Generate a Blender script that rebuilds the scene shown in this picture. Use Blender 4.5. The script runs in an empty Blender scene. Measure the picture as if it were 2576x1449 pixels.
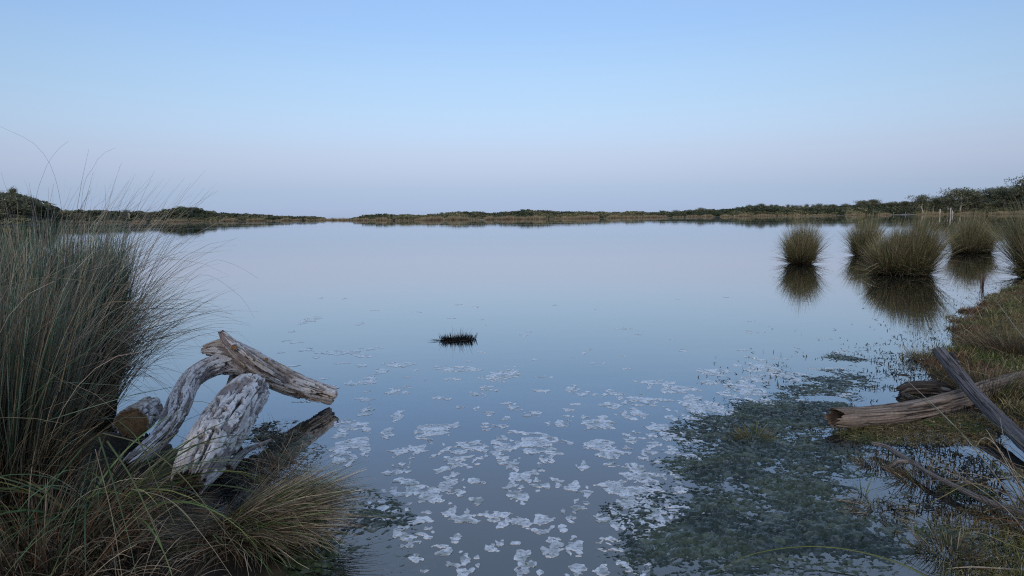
import bpy, math, random
import numpy as np
from mathutils import Matrix, Vector

random.seed(7)
RNG = np.random.default_rng(7)
sc = bpy.context.scene
COL = sc.collection

# ------------------------------------------------------------------ camera
FPX = 1773.0                      # focal length in pixels of a 2576 x 1449 picture
CX, CY = 1288.0, 724.5
CAM_H = 1.6
TH, RO = math.radians(5.85), math.radians(0.55)
_f = np.array([0, math.cos(TH), -math.sin(TH)])
_r0 = np.array([1.0, 0, 0])
_u0 = np.array([0, math.sin(TH), math.cos(TH)])
_r = _r0 * math.cos(RO) - _u0 * math.sin(RO)
_u = _u0 * math.cos(RO) + _r0 * math.sin(RO)
cam = bpy.data.cameras.new('camera')
cam.sensor_width = 36.0
cam.lens = 36.0 * FPX / 2576.0
cam.clip_start = 0.05
cam.clip_end = 30000.0
camo = bpy.data.objects.new('camera', cam)
COL.objects.link(camo)
M = Matrix.Identity(4)
for i in range(3):
    M[i][0], M[i][1], M[i][2] = _r[i], _u[i], -_f[i]
M[2][3] = CAM_H
camo.matrix_world = M
sc.camera = camo

# ------------------------------------------------------------------ sky, sun, exposure
SUN_EL, SUN_AZ = 6.0, 180.0       # low sun behind the camera
world = bpy.data.worlds.new('World')
sc.world = world
world.use_nodes = True
nt = world.node_tree
sky = nt.nodes.new('ShaderNodeTexSky')
sky.sky_type = 'NISHITA'
sky.sun_disc = False
sky.sun_elevation = math.radians(SUN_EL)
sky.sun_rotation = math.radians(SUN_AZ)
sky.air_density, sky.dust_density, sky.ozone_density = 1.0, 0.08, 3.0
tc = nt.nodes.new('ShaderNodeTexCoord')
sep = nt.nodes.new('ShaderNodeSeparateXYZ')
ramp = nt.nodes.new('ShaderNodeValToRGB')
mul = nt.nodes.new('ShaderNodeMix')
mul.data_type = 'RGBA'
mul.blend_type = 'MULTIPLY'
mul.inputs[0].default_value = 1.0
SKY_TINT = [(0, (0.578, 0.914, 2.882)),
            (0.035, (0.772, 0.848, 1.789)),
            (0.07, (1.229, 0.972, 1.435)),
            (0.122, (1.73, 1.275, 1.431)),
            (0.191, (2.098, 1.538, 1.525)),
            (0.276, (2.263, 1.702, 1.725)),
            (0.375, (3.184, 1.984, 1.682)),
            (0.5, (4.2, 2.486, 1.92)),
            (0.707, (6.51, 3.693, 2.739)),
            (0.866, (8.235, 4.938, 3.879)),
            (1.0, (10.385, 6.129, 4.762))]
def _smooth_stops(st, n=31):
    z = np.array([a for a, b in st])
    c = np.array([b for a, b in st])
    g = np.gradient(c, z, axis=0)
    out = []
    for t in np.linspace(0, 1, n) ** 2.2:
        k = min(max(int(np.searchsorted(z, t, 'right')) - 1, 0), len(z) - 2)
        h = z[k + 1] - z[k]
        u = (t - z[k]) / h
        v = (2*u**3-3*u**2+1)*c[k] + (u**3-2*u**2+u)*h*g[k] + (-2*u**3+3*u**2)*c[k+1] + (u**3-u**2)*h*g[k+1]
        out.append((float(t), tuple(float(q) for q in v)))
    return out
SKY_TINT = _smooth_stops(SKY_TINT)
els = ramp.color_ramp.elements
while len(els) < len(SKY_TINT):
    els.new(0.5)
for e, (p, c) in zip(els, SKY_TINT):
    e.position = p
for e, (p, c) in zip(els, SKY_TINT):
    e.position = p
    e.color = (*c, 1)
bg = nt.nodes['Background']
nt.links.new(tc.outputs['Generated'], sep.inputs[0])
nt.links.new(sep.outputs[2], ramp.inputs[0])
nt.links.new(sky.outputs[0], mul.inputs[6])
nt.links.new(ramp.outputs[0], mul.inputs[7])
nt.links.new(mul.outputs[2], bg.inputs[0])
bg.inputs[1].default_value = 0.15
sun = bpy.data.lights.new('sun', 'SUN')
sun.energy = 1.45
sun.angle = math.radians(32)
sun.color = (1.0, 0.85, 0.70)
suno = bpy.data.objects.new('sun', sun)
COL.objects.link(suno)
suno.rotation_euler = (math.radians(90 - 20), 0, math.radians(-14))     # from behind the camera, low
suno.location = (0, -30, 20)
sc.view_settings.view_transform = 'Standard'
sc.view_settings.look = 'None'
sc.view_settings.exposure = 0.0
sc.view_settings.gamma = 1.0
sc.view_settings.use_curve_mapping = False
sc.render.engine = 'CYCLES'
sc.cycles.max_bounces = 8
sc.cycles.use_denoising = False
sc.cycles.filter_width = 1.15
sc.cycles.transparent_max_bounces = 12

# ------------------------------------------------------------------ helpers
def ray(px, py):
    return _f + _r * ((px - CX) / FPX) + _u * ((CY - py) / FPX)

def at(px, py, Y):
    """point of the place seen at a picture position, at depth Y"""
    d = ray(px, py)
    return np.array([0, 0, CAM_H]) + d * (Y / d[1])

def gnd(px, py, z=0.0):
    d = ray(px, py)
    return np.array([0, 0, CAM_H]) + d * ((z - CAM_H) / d[2])

def z1(u, v, Y):
    return at(281.7 + u * .32398, 805 + v * .32398, Y)

def hz(px):
    return 542.7 - (px - CX) * 0.0096      # horizon line

def _hash(ix, iy, iz, s):
    h = (ix * 374761393 + iy * 668265263 + iz * 2147483647 + s * 1274126177) & 0xFFFFFFFF
    h = ((h ^ (h >> 13)) * 1274126177) & 0xFFFFFFFF
    h = ((h ^ (h >> 16)) * 2246822519) & 0xFFFFFFFF
    return ((h ^ (h >> 15)) & 0xFFFF) / 65535.0

def vnoise(x, y, z=0.0, s=0):
    """value noise, -1..1, vectorised"""
    x, y, z = np.broadcast_arrays(np.asarray(x, float), np.asarray(y, float), np.asarray(z, float))
    ix, iy, iz = np.floor(x).astype(np.int64), np.floor(y).astype(np.int64), np.floor(z).astype(np.int64)
    fx, fy, fz = x - ix, y - iy, z - iz
    fx, fy, fz = [t * t * t * (t * (t * 6 - 15) + 10) for t in (fx, fy, fz)]
    out = 0
    for dx in (0, 1):
        wx = fx if dx else 1 - fx
        for dy in (0, 1):
            wy = fy if dy else 1 - fy
            for dz in (0, 1):
                wz = fz if dz else 1 - fz
                out = out + wx * wy * wz * _hash(ix + dx, iy + dy, iz + dz, s)
    return out * 2 - 1

def fbm(x, y, z=0.0, s=0, o=4, gain=.5):
    a, t, n = 1.0, 0.0, 0.0
    x, y, z = np.asarray(x, float), np.asarray(y, float), np.asarray(z, float)
    for k in range(o):
        t = t + a * vnoise(x, y, z, s + k * 17)
        n += a
        a *= gain
        x, y, z = x * 2.03 + 3.1, y * 2.03 + 1.7, z * 2.03 + 5.3
    return t / n

def sstep(a, b, x):
    t = np.clip((x - a) / (b - a), 0, 1)
    return t * t * (3 - 2 * t)

def mixc(a, b, t):
    a, b, t = np.asarray(a, float), np.asarray(b, float), np.asarray(t, float)
    return a * (1 - t[..., None]) + b * t[..., None]

def mk(name, V, F, mat, parent=None, C=None, smooth=False):
    """one mesh object from arrays; F is (n,3) or (n,4)"""
    V = np.ascontiguousarray(V, dtype=np.float32)
    F = np.ascontiguousarray(F, dtype=np.int32)
    k = F.shape[1]
    me = bpy.data.meshes.new(name)
    me.vertices.add(len(V))
    me.vertices.foreach_set('co', V.ravel())
    me.loops.add(F.size)
    me.loops.foreach_set('vertex_index', F.ravel())
    me.polygons.add(len(F))
    me.polygons.foreach_set('loop_start', np.arange(0, F.size, k, dtype=np.int32))
    if smooth:
        me.polygons.foreach_set('use_smooth', np.ones(len(F), dtype=bool))
    me.update(calc_edges=True)
    if C is not None:
        a = me.color_attributes.new('Col', 'FLOAT_COLOR', 'POINT')
        cc = np.ones((len(V), 4), dtype=np.float32)
        cc[:, :3] = C
        a.data.foreach_set('color', cc.ravel())
    me.materials.append(mat)
    o = bpy.data.objects.new(name, me)
    COL.objects.link(o)
    if parent:
        o.parent = parent
    return o

def tag(o, label=None, cat=None, group=None, kind=None):
    for k, v in (('label', label), ('category', cat), ('group', group), ('kind', kind)):
        if v:
            o[k] = v
    return o

def empty(name, loc, label, cat, group=None):
    o = bpy.data.objects.new(name, None)
    o.empty_display_size = 0.2
    COL.objects.link(o)
    o.location = loc
    return tag(o, label, cat, group)

def copy_tree(o, parent=None):
    c = o.copy()
    COL.objects.link(c)
    c.parent = parent
    for ch in list(o.children):
        copy_tree(ch, c)
    return c

def joinVF(parts):
    Vs, Fs, Cs, n = [], [], [], 0
    for V, F, C in parts:
        Vs.append(V)
        Fs.append(F + n)
        Cs.append(C)
        n += len(V)
    return np.concatenate(Vs), np.concatenate(Fs), np.concatenate(Cs)

# ------------------------------------------------------------------ materials
def mat_col(name, rough=.7, spec=.3, bump=0.0, bscale=60.0, var=.25, vscale=8.0, transl=0.0, stretch=None):
    m = bpy.data.materials.new(name)
    m.use_nodes = True
    n, l = m.node_tree.nodes, m.node_tree.links
    p = n['Principled BSDF']
    at_ = n.new('ShaderNodeAttribute')
    at_.attribute_name = 'Col'
    t = n.new('ShaderNodeTexCoord')
    nz = n.new('ShaderNodeTexNoise')
    nz.inputs['Scale'].default_value = vscale
    nz.inputs['Detail'].default_value = 4
    l.new(t.outputs['Object'], nz.inputs['Vector'])
    mr = n.new('ShaderNodeMapRange')
    mr.inputs['From Min'].default_value, mr.inputs['From Max'].default_value = .25, .75
    mr.inputs['To Min'].default_value, mr.inputs['To Max'].default_value = 1 - var, 1 + var
    l.new(nz.outputs['Fac'], mr.inputs['Value'])
    mx = n.new('ShaderNodeMix')
    mx.data_type = 'RGBA'
    mx.blend_type = 'MULTIPLY'
    mx.inputs[0].default_value = 1
    l.new(at_.outputs['Color'], mx.inputs[6])
    l.new(mr.outputs[0], mx.inputs[7])
    l.new(mx.outputs[2], p.inputs['Base Color'])
    p.inputs['Roughness'].default_value = rough
    p.inputs['Specular IOR Level'].default_value = spec
    if bump:
        b = n.new('ShaderNodeBump')
        b.inputs['Strength'].default_value = bump
        b.inputs['Distance'].default_value = .01
        n2 = n.new('ShaderNodeTexNoise')
        n2.inputs['Scale'].default_value = bscale
        n2.inputs['Detail'].default_value = 5
        l.new(t.outputs['Object'], n2.inputs['Vector'])
        l.new(n2.outputs['Fac'], b.inputs['Height'])
        l.new(b.outputs[0], p.inputs['Normal'])
    if transl:
        tr = n.new('ShaderNodeBsdfTranslucent')
        l.new(mx.outputs[2], tr.inputs['Color'])
        ms = n.new('ShaderNodeMixShader')
        ms.inputs[0].default_value = transl
        l.new(p.outputs[0], ms.inputs[1])
        l.new(tr.outputs[0], ms.inputs[2])
        l.new(ms.outputs[0], n['Material Output'].inputs['Surface'])
    return m

M_GRASS = mat_col('grass_blades', .55, .35, transl=.2, var=.2, vscale=20)
M_LEAF = mat_col('leaves', .65, .25, transl=.15, var=.25, vscale=1.2)
M_WOOD = mat_col('weathered_wood', .85, .2, bump=.5, bscale=140, var=.22, vscale=45)
M_TRUNK = mat_col('tree_bark', .9, .1, var=.3, vscale=3)
M_GROUND = mat_col('peat_and_mud', .8, .25, bump=.5, bscale=30, var=.35, vscale=3.0)
M_ALGAE = mat_col('algae_mat', .3, .5, bump=.6, bscale=60, var=.3, vscale=25)
_p = M_ALGAE.node_tree.nodes['Principled BSDF']
_p.inputs['Coat Weight'].default_value = .12
_p.inputs['Coat Roughness'].default_value = .12
_p.inputs['Coat IOR'].default_value = 1.5
M_FOAM = mat_col('foam_film', .45, .4, var=.12, vscale=22, bump=.03, bscale=120)
def thin_film(m):
    n, l = m.node_tree.nodes, m.node_tree.links
    p = n['Principled BSDF']
    t = n.new('ShaderNodeNewGeometry')
    z = n.new('ShaderNodeTexNoise')
    z.inputs['Scale'].default_value = 9
    z.inputs['Detail'].default_value = 6
    l.new(t.outputs['Position'], z.inputs['Vector'])
    r = n.new('ShaderNodeMapRange')
    r.inputs['From Min'].default_value, r.inputs['From Max'].default_value = .35, .55
    r.inputs['To Min'].default_value, r.inputs['To Max'].default_value = .6, 1.0
    l.new(z.outputs['Fac'], r.inputs['Value'])
    z2 = n.new('ShaderNodeTexNoise')
    z2.inputs['Scale'].default_value = 42
    z2.inputs['Detail'].default_value = 4
    l.new(t.outputs['Position'], z2.inputs['Vector'])
    r2 = n.new('ShaderNodeMapRange')
    r2.inputs['From Min'].default_value, r2.inputs['From Max'].default_value = .38, .52
    r2.inputs['To Min'].default_value, r2.inputs['To Max'].default_value = .55, 1.0
    l.new(z2.outputs['Fac'], r2.inputs['Value'])
    mm = n.new('ShaderNodeMath')
    mm.operation = 'MULTIPLY'
    l.new(r.outputs[0], mm.inputs[0])
    l.new(r2.outputs[0], mm.inputs[1])
    l.new(mm.outputs[0], p.inputs['Alpha'])
    p.inputs['Coat Weight'].default_value = .8
    p.inputs['Coat Roughness'].default_value = .12
    p.inputs['Coat IOR'].default_value = 1.6
thin_film(M_FOAM)
M_POST = mat_col('painted_post', .8, .2, var=.2, vscale=6)

def water_material():
    m = bpy.data.materials.new('lake_water')
    m.use_nodes = True
    n, l = m.node_tree.nodes, m.node_tree.links
    n.remove(n['Principled BSDF'])
    out = n['Material Output']
    geo = n.new('ShaderNodeNewGeometry')
    # faint swell and catspaws, kept very low: the lake is nearly a mirror
    n1 = n.new('ShaderNodeTexNoise')
    mp = n.new('ShaderNodeMapping')
    mp.inputs['Scale'].default_value = (1.2, 2.6, 1)
    l.new(geo.outputs['Position'], mp.inputs['Vector'])
    n1.inputs['Scale'].default_value = 1.0
    n1.inputs['Detail'].default_value = 3
    l.new(mp.outputs[0], n1.inputs['Vector'])
    b1 = n.new('ShaderNodeBump')
    b1.inputs['Strength'].default_value = 1.0
    b1.inputs['Distance'].default_value = .0009
    l.new(n1.outputs['Fac'], b1.inputs['Height'])
    # roughness: calm near the camera, faint wind bands far out
    n2 = n.new('ShaderNodeTexNoise')
    mp2 = n.new('ShaderNodeMapping')
    mp2.inputs['Scale'].default_value = (.004, .03, 1)
    l.new(geo.outputs['Position'], mp2.inputs['Vector'])
    n2.inputs['Scale'].default_value = 1.0
    n2.inputs['Detail'].default_value = 3
    l.new(mp2.outputs[0], n2.inputs['Vector'])
    mr = n.new('ShaderNodeMapRange')
    mr.inputs['From Min'].default_value, mr.inputs['From Max'].default_value = .45, .7
    mr.inputs['To Min'].default_value, mr.inputs['To Max'].default_value = .012, .06
    l.new(n2.outputs['Fac'], mr.inputs['Value'])
    fr = n.new('ShaderNodeFresnel')
    fr.inputs['IOR'].default_value = 1.48
    l.new(b1.outputs[0], fr.inputs['Normal'])
    gl = n.new('ShaderNodeBsdfGlossy')
    gl.inputs['Color'].default_value = (1, 1, 1, 1)
    l.new(mr.outputs[0], gl.inputs['Roughness'])
    l.new(b1.outputs[0], gl.inputs['Normal'])
    tr = n.new('ShaderNodeBsdfTransparent')
    tr.inputs['Color'].default_value = (.78, .80, .77, 1)
    di = n.new('ShaderNodeBsdfDiffuse')
    di.inputs['Color'].default_value = (.035, .05, .06, 1)
    m1 = n.new('ShaderNodeMixShader')
    m1.inputs[0].default_value = .10
    l.new(tr.outputs[0], m1.inputs[1])
    l.new(di.outputs[0], m1.inputs[2])
    m2 = n.new('ShaderNodeMixShader')
    pw = n.new('ShaderNodeMath')
    pw.operation = 'POWER'
    pw.inputs[1].default_value = .64
    l.new(fr.outputs[0], pw.inputs[0])
    l.new(pw.outputs[0], m2.inputs[0])
    l.new(m1.outputs[0], m2.inputs[1])
    l.new(gl.outputs[0], m2.inputs[2])
    l.new(m2.outputs[0], out.inputs['Surface'])
    return m
M_WATER = water_material()

# ------------------------------------------------------------------ the ground: one sheet, lake bed, banks, far dunes
def poly_sd(X, Y, poly):
    """signed distance to a polygon, positive inside"""
    P = np.array(poly)
    d2 = np.full(X.shape, 1e18)
    ins = np.zeros(X.shape, bool)
    for a, b in zip(P, np.roll(P, -1, 0)):
        ex, ey = b - a
        wx, wy = X - a[0], Y - a[1]
        t = np.clip((wx * ex + wy * ey) / (ex * ex + ey * ey), 0, 1)
        d2 = np.minimum(d2, (wx - ex * t) ** 2 + (wy - ey * t) ** 2)
        c = ((a[1] <= Y) & (b[1] > Y)) | ((b[1] <= Y) & (a[1] > Y))
        ins ^= c & (X < a[0] + (Y - a[1]) / (ey if abs(ey) > 1e-9 else 1e-9) * ex)
    d = np.sqrt(d2)
    return np.where(ins, d, -d)

G = lambda *pp: [tuple(gnd(x, y)[:2]) for x, y in pp]
LEFT_BANK = G((700, 1449), (690, 1330), (640, 1225), (560, 1200), (440, 1110), (330, 1060), (200, 1010), (40, 985), (-200, 960)) + [(-9, 5.0), (-9, -4), (-.9, -4)]
RIGHT_BANK = G((2660, 690), (2580, 712), (2510, 730), (2462, 745), (2440, 775), (2385, 800), (2400, 820), (2360, 850),
               (2340, 880), (2255, 905), (2270, 930), (2340, 955), (2400, 985), (2470, 1010), (2460, 1060), (2520, 1110), (2640, 1150)) + [(9, 3), (14, 3), (14, 26)]
RIGHT_MARSH = G((2640, 1190), (2540, 1200), (2470, 1260), (2400, 1300), (2380, 1380), (2370, 1449)) + [(1.9, -4), (9, -4), (9, 4.2)]
FAR = [(-1400, 60), (-500, 150), (0, 210), (100, 240), (150, 330), (300, 390), (500, 400), (800, 420), (860, 400), (900, 330), (1050, 300),
       (1300, 300), (1500, 320), (1700, 360), (1900, 380), (2050, 390), (2200, 400), (2400, 400), (2576, 330), (2750, 250), (3500, 150), (6000, 90)]
FAR_PX = np.array([a for a, b in FAR], float)
FAR_R = np.array([b for a, b in FAR], float)
TOP = [(-1400, 470), (-60, 478), (0, 478), (60, 484), (100, 502), (140, 523), (200, 526), (330, 529), (400, 531), (430, 524), (460, 519), (490, 520), (530, 530),
       (560, 533), (640, 537), (700, 540), (790, 543), (822, 549), (888, 549), (905, 546), (930, 540), (960, 538), (1040, 540), (1100, 538), (1160, 529), (1200, 530),
       (1240, 534), (1300, 528), (1350, 524), (1400, 529), (1500, 530), (1600, 531), (1700, 529), (1760, 524), (1800, 526), (1850, 521), (1900, 515),
       (1930, 516), (2000, 520), (2100, 514), (2150, 512), (2200, 508), (2300, 506), (2400, 500), (2450, 494), (2500, 484), (2576, 468), (2700, 450), (6000, 450)]
TOP_PX = np.array([a for a, b in TOP], float)
TOP_Y = np.array([b for a, b in TOP], float)

def far_px(X, Y):
    return np.where(Y > .02 * np.abs(X) + .01, CX + FPX * X / np.maximum(Y, .01), np.where(X > 0, 99999, -99999))

def far_shore(px):
    return np.interp(px, FAR_PX, FAR_R) * (1 + .03 * vnoise(px / 37.0, 0, 0, 5) + .015 * vnoise(px / 11.0, 0, 0, 6))

def top_height(px, Yd):
    return np.maximum(.35, CAM_H + (hz(px) - np.interp(px, TOP_PX, TOP_Y)) / FPX * Yd)

def ground_z(X, Y):
    X, Y = np.asarray(X, float), np.asarray(Y, float)
    R = np.hypot(X, Y)
    sl, sr, sm = poly_sd(X, Y, LEFT_BANK), poly_sd(X, Y, RIGHT_BANK), poly_sd(X, Y, RIGHT_MARSH)
    n1 = fbm(X * 1.3, Y * 1.3, 0, 31, 4)
    n2 = fbm(X * 5, Y * 5, 0, 37, 3)
    sr = sr + .38 * fbm(X * 2.3, Y * 2.3, 0, 41, 4) - .08
    s = np.maximum(np.maximum(sl, sr), sm) + .34 * n1 + .12 * n2
    bed = -.035 - .3 * (1 - np.exp(np.minimum(s, 0) / 2.2)) - .5 * sstep(12, 60, R) + .012 * n2
    land = np.minimum(.2 * np.maximum(s, 0), .065 + .03 * n1) + .025 * n2 - .03
    land = np.where(sm + .34 * n1 + .12 * n2 >= s - 1e-6, land * .35 - .012, land)
    z = np.where(s > 0, np.maximum(land, bed), bed)
    z = np.where(s > 0, z, bed)
    # far shore and dunes
    px = far_px(X, Y)
    S = far_shore(np.clip(px, -5000, 5900))
    inside = Y - S
    yy = np.maximum(Y, 1)
    T = top_height(px, S + 65)
    ridge = np.maximum(T - 3.6, .25)
    prof = .25 * sstep(-1, 5, inside) + (ridge - .25) * sstep(12, 65, inside) * (1 - .0 * inside)
    prof = prof * (1 - sstep(170, 330, inside)) - 1.0 * sstep(170, 330, inside)
    farz = np.where((inside > -2) & (Y > 30), prof - .3 * (1 - sstep(-2, 1, inside)), -9)
    z = np.maximum(z, np.where(R > 40, farz, -9))
    # ground behind the camera: the bank carries on, gently rising
    back = sstep(.8, 3.5, -Y + .2 * n1)
    z = np.where(Y < 1.0, np.maximum(z, back * (.05 + .05 * n1) - .02), z)
    return z

def build_ground():
    az = np.radians(np.concatenate([np.arange(-180, -48, 3.0), np.arange(-48, 48, .2), np.arange(48, 180, 3.0)]))
    rr = np.concatenate([np.linspace(.25, 1.5, 8), np.arange(1.6, 15, .07), np.geomspace(15, 60, 60), np.arange(62, 700, 5.5), np.geomspace(720, 15000, 26)])
    A, Rr = np.meshgrid(az, rr)
    X, Y = Rr * np.sin(A), Rr * np.cos(A)
    Z = ground_z(X, Y)
    V = np.stack([X, Y, Z], -1).reshape(-1, 3)
    nr, na = X.shape
    i = np.arange(nr * na).reshape(nr, na)
    q = np.stack([i[:-1, :], np.roll(i, -1, 1)[:-1, :], np.roll(i, -1, 1)[1:, :], i[1:, :]], -1).reshape(-1, 4)[:, ::-1]
    V = np.concatenate([V, [[0, 0, ground_z(0, 0)]]])
    x, y, z = V.T
    n = fbm(x * .55, y * .55, 0, 51, 4)
    mud = mixc((.03, .042, .05), (.25, .205, .145), sstep(-.12, .42, n))
    mud = mixc(mud, (.016, .02, .018), sstep(7, 17, np.hypot(x, y)))  # bed colour darkened far out, in place of light lost in deep water
    wet = mixc((.022, .018, .014), (.055, .045, .025), sstep(-.3, .4, fbm(x * 3, y * 3, 0, 53, 3)))
    c = np.where((z > -.02)[:, None], wet, mud)
    R = np.hypot(x, y)
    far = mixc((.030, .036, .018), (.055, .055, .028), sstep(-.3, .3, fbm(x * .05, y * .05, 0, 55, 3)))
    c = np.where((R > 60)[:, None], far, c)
    px = far_px(x, y)
    sand = (R > 60) & (z > -.1) & (z < .35) & (((px > 2180) & (px < 2470)) | ((px > 1080) & (px < 1400)))
    c = np.where(sand[:, None], np.array([.30, .26, .20]), c)
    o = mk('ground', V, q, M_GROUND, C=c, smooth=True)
    # centre fan
    tag(o, kind='structure')
    return o
build_ground()

w = 14000.0
WZ = 0.0
wat = mk('lake_water', [(-w, -w, WZ), (w, -w, WZ), (w, w, WZ), (-w, w, WZ)], [(0, 1, 2, 3)], M_WATER)
tag(wat, kind='structure')

# ------------------------------------------------------------------ blades
def blades(base, az, tilt, droop, length, width, cb, ct, k=6, p=1.6, zmin=.006, rng=RNG, wig=.12):
    """ribbons: base (n,3); returns V, F(quads), C"""
    n = len(base)
    s = np.linspace(0, 1, k + 1)
    sm = (s[:-1] + s[1:]) / 2
    t = tilt[:, None] + droop[:, None] * sm[None] ** p
    bent = rng.uniform(0, 1, n) < .12                   # snapped or kinked blades
    at_seg = rng.integers(max(1, k // 2), k + 1, n)
    t = t + (bent * rng.uniform(.5, 1.5, n))[:, None] * (np.arange(k)[None] >= at_seg[:, None])
    a = az[:, None] + rng.normal(0, wig, (n, 1)) * sm[None]
    d = np.stack([np.sin(t) * np.cos(a), np.sin(t) * np.sin(a), np.cos(t)], -1) * (length[:, None, None] / k)
    P = np.concatenate([np.zeros((n, 1, 3)), np.cumsum(d, 1)], 1) + base[:, None]
    P[..., 2] = np.maximum(P[..., 2], zmin + rng.uniform(0, .012, (n, 1)))
    P[:, 0, 2] = base[:, 2]
    tw = rng.uniform(0, math.pi, n)
    h = np.stack([-np.sin(a), np.cos(a), np.zeros_like(a)], -1)
    dn = d / np.maximum(np.linalg.norm(d, axis=-1, keepdims=True), 1e-9)
    nn = np.cross(dn, h)
    side = np.cos(tw)[:, None, None] * h + np.sin(tw)[:, None, None] * nn
    side = np.concatenate([side[:, :1], side], 1)
    wp = width[:, None] * (1 - s[None] ** 2.2) * .5 + .0004
    L = P - side * wp[..., None]
    Rr = P + side * wp[..., None]
    V = np.stack([L, Rr], 2).reshape(-1, 3)
    o = (np.arange(n) * (2 * (k + 1)))[:, None] + (np.arange(k) * 2)[None]
    F = np.stack([o, o + 1, o + 3, o + 2], -1).reshape(-1, 4)
    sv = (s ** 1.35)[None, :, None]  # dark towards the root: brown lower stems, plus tussock core shade painted in
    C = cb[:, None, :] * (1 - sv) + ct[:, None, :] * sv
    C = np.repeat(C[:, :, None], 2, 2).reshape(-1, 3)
    return V, F, C

def pick(pal, n, rng=RNG, jit=.34):
    """random colours from [(weight, base, tip), ...]"""
    wts = np.array([p[0] for p in pal], float)
    i = rng.choice(len(pal), n, p=wts / wts.sum())
    j = np.exp(rng.normal(0, jit, (n, 1)))
    return np.array([p[1] for p in pal])[i] * j, np.array([p[2] for p in pal])[i] * j

def tuft(c, rad, n, length, tilt, droop, width, pal, rng=RNG, k=6, az=None, outward=True, p=1.6, lpow=1.0, zmin=.006, ell=1.0):
    """blades spreading from a round base; length, tilt, droop and width are (low, high)"""
    rr = rad * np.sqrt(rng.uniform(0, 1, n))
    fa = rng.uniform(0, 2 * math.pi, n)
    b = np.stack([c[0] + rr * np.cos(fa), c[1] + rr * np.sin(fa) * ell, np.full(n, c[2])], -1)
    if az is None:
        a = fa + rng.normal(0, .35, n) if outward else rng.uniform(0, 2 * math.pi, n)
    else:
        a = rng.normal(az[0], az[1], n)
    u = rng.uniform(0, 1, n)
    tl = tilt[0] + (tilt[1] - tilt[0]) * (.25 * u + .75 * (rr / max(rad, 1e-6))) if az is None else tilt[0] + (tilt[1] - tilt[0]) * u
    L = length[0] + (length[1] - length[0]) * rng.uniform(0, 1, n) ** lpow
    dr = rng.uniform(*droop, n)
    wd = rng.uniform(*width, n)
    cb, ct = pick(pal, n, rng)
    return blades(b, a, tl, dr, L, wd, cb, ct, k=k, p=p, zmin=zmin, rng=rng)

def tussock(name, loc, label, parts, cat='rush tussock', group=None, names=None):
    e = empty(name, loc, label, cat, group)
    V, F, C = joinVF(parts)
    o = mk('blades', V - np.array(loc), F, M_GRASS, e, C)
    o['kind'] = 'stuff'
    return e

def ribbon_path(pts, w0, w1, k=22):
    """tapering three-sided stem along a smooth path"""
    P, _ = spline(pts, [1] * len(pts), k)
    T = np.gradient(P, axis=0)
    T /= np.linalg.norm(T, axis=1, keepdims=True)
    h = np.cross(T, [0, 0, 1.0])
    h /= np.maximum(np.linalg.norm(h, axis=1, keepdims=True), 1e-6)
    nn = np.cross(h, T)
    ww = np.linspace(w0, w1, len(P))[:, None] * .5
    R = [P + ww * (math.cos(q) * h + math.sin(q) * nn) for q in (0, 2.1, 4.2)]
    V = np.stack(R, 1).reshape(-1, 3)
    F = []
    for i in range(len(P) - 1):
        for j in range(3):
            F.append((i * 3 + j, i * 3 + (j + 1) % 3, i * 3 + 3 + (j + 1) % 3, i * 3 + 3 + j))
    return V, np.array(F)

def spline(pts, rads, n):
    P = np.array(pts, float)
    r = np.array(rads, float)
    P2 = np.concatenate([[2 * P[0] - P[1]], P, [2 * P[-1] - P[-2]]])
    m = len(P) - 1
    u = np.linspace(0, m, n)
    i = np.minimum(u.astype(int), m - 1)
    t = (u - i)[:, None]
    a, b, c, d = P2[i], P2[i + 1], P2[i + 2], P2[i + 3]
    out = .5 * (2 * b + (c - a) * t + (2 * a - 5 * b + 4 * c - d) * t ** 2 + (3 * b - a - 3 * c + d) * t ** 3)
    # even spacing
    L = np.concatenate([[0], np.cumsum(np.linalg.norm(np.diff(out, axis=0), axis=1))])
    q = np.linspace(0, L[-1], n)
    rr = np.interp(u, np.arange(m + 1), r)
    out = np.stack([np.interp(q, L, out[:, j]) for j in range(3)], -1)
    return out, np.interp(q, L, rr)

# ------------------------------------------------------------------ logs
PALE, PALE2, DARKB, RUST = (.70, .68, .665), (.47, .435, .42), (.075, .055, .05), (.30, .19, .10)

def style_bleached(L, ca, sa, r, sd, rust=.0):
    m = fbm(L * 5.0, ca * 1.9 + 3, sa * 1.9, sd, 5, .6)
    fl = sstep(.10, .14, m)                              # flaked away plates
    fine = fbm(L * 22, ca * 5, sa * 5, sd + 3, 4, .6)
    fl2 = sstep(.30, .36, fine)
    grain = fbm(L * 5, ca * 14, sa * 14, sd + 5, 4, .6)
    crack = sstep(.42, .52, 1 - np.abs(fbm(L * 1.7, ca * 3.4, sa * 3.4, sd + 9, 3)) * 2.2) * sstep(.86, .97, 1 - np.abs(fbm(L * 1.7, ca * 3.4, sa * 3.4, sd + 9, 3)) * 2.2)
    c = mixc(PALE, PALE2, sstep(-.25, .45, fbm(L * 7, ca * 4, sa * 4, sd + 11, 4)))
    c = mixc(c, (.72, .70, .69), .5 * sstep(.1, .5, fbm(L * 3, ca * 2, sa * 2, sd + 12, 3)))
    c = c * (1 + .25 * grain)[..., None]
    c = mixc(c, (.20, .155, .145), .8 * fl)
    c = mixc(c, DARKB, .8 * fl2)
    c = mixc(c, (.05, .04, .035), crack)
    c = mixc(c, RUST, rust * sstep(.15, .5, fbm(L * 2.5, ca * 1.5, sa * 1.5, sd + 21, 3)))
    d = -.012 * fl - .007 * fl2 - .028 * crack + .0035 * grain + .003 * fine
    return d, c

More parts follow.
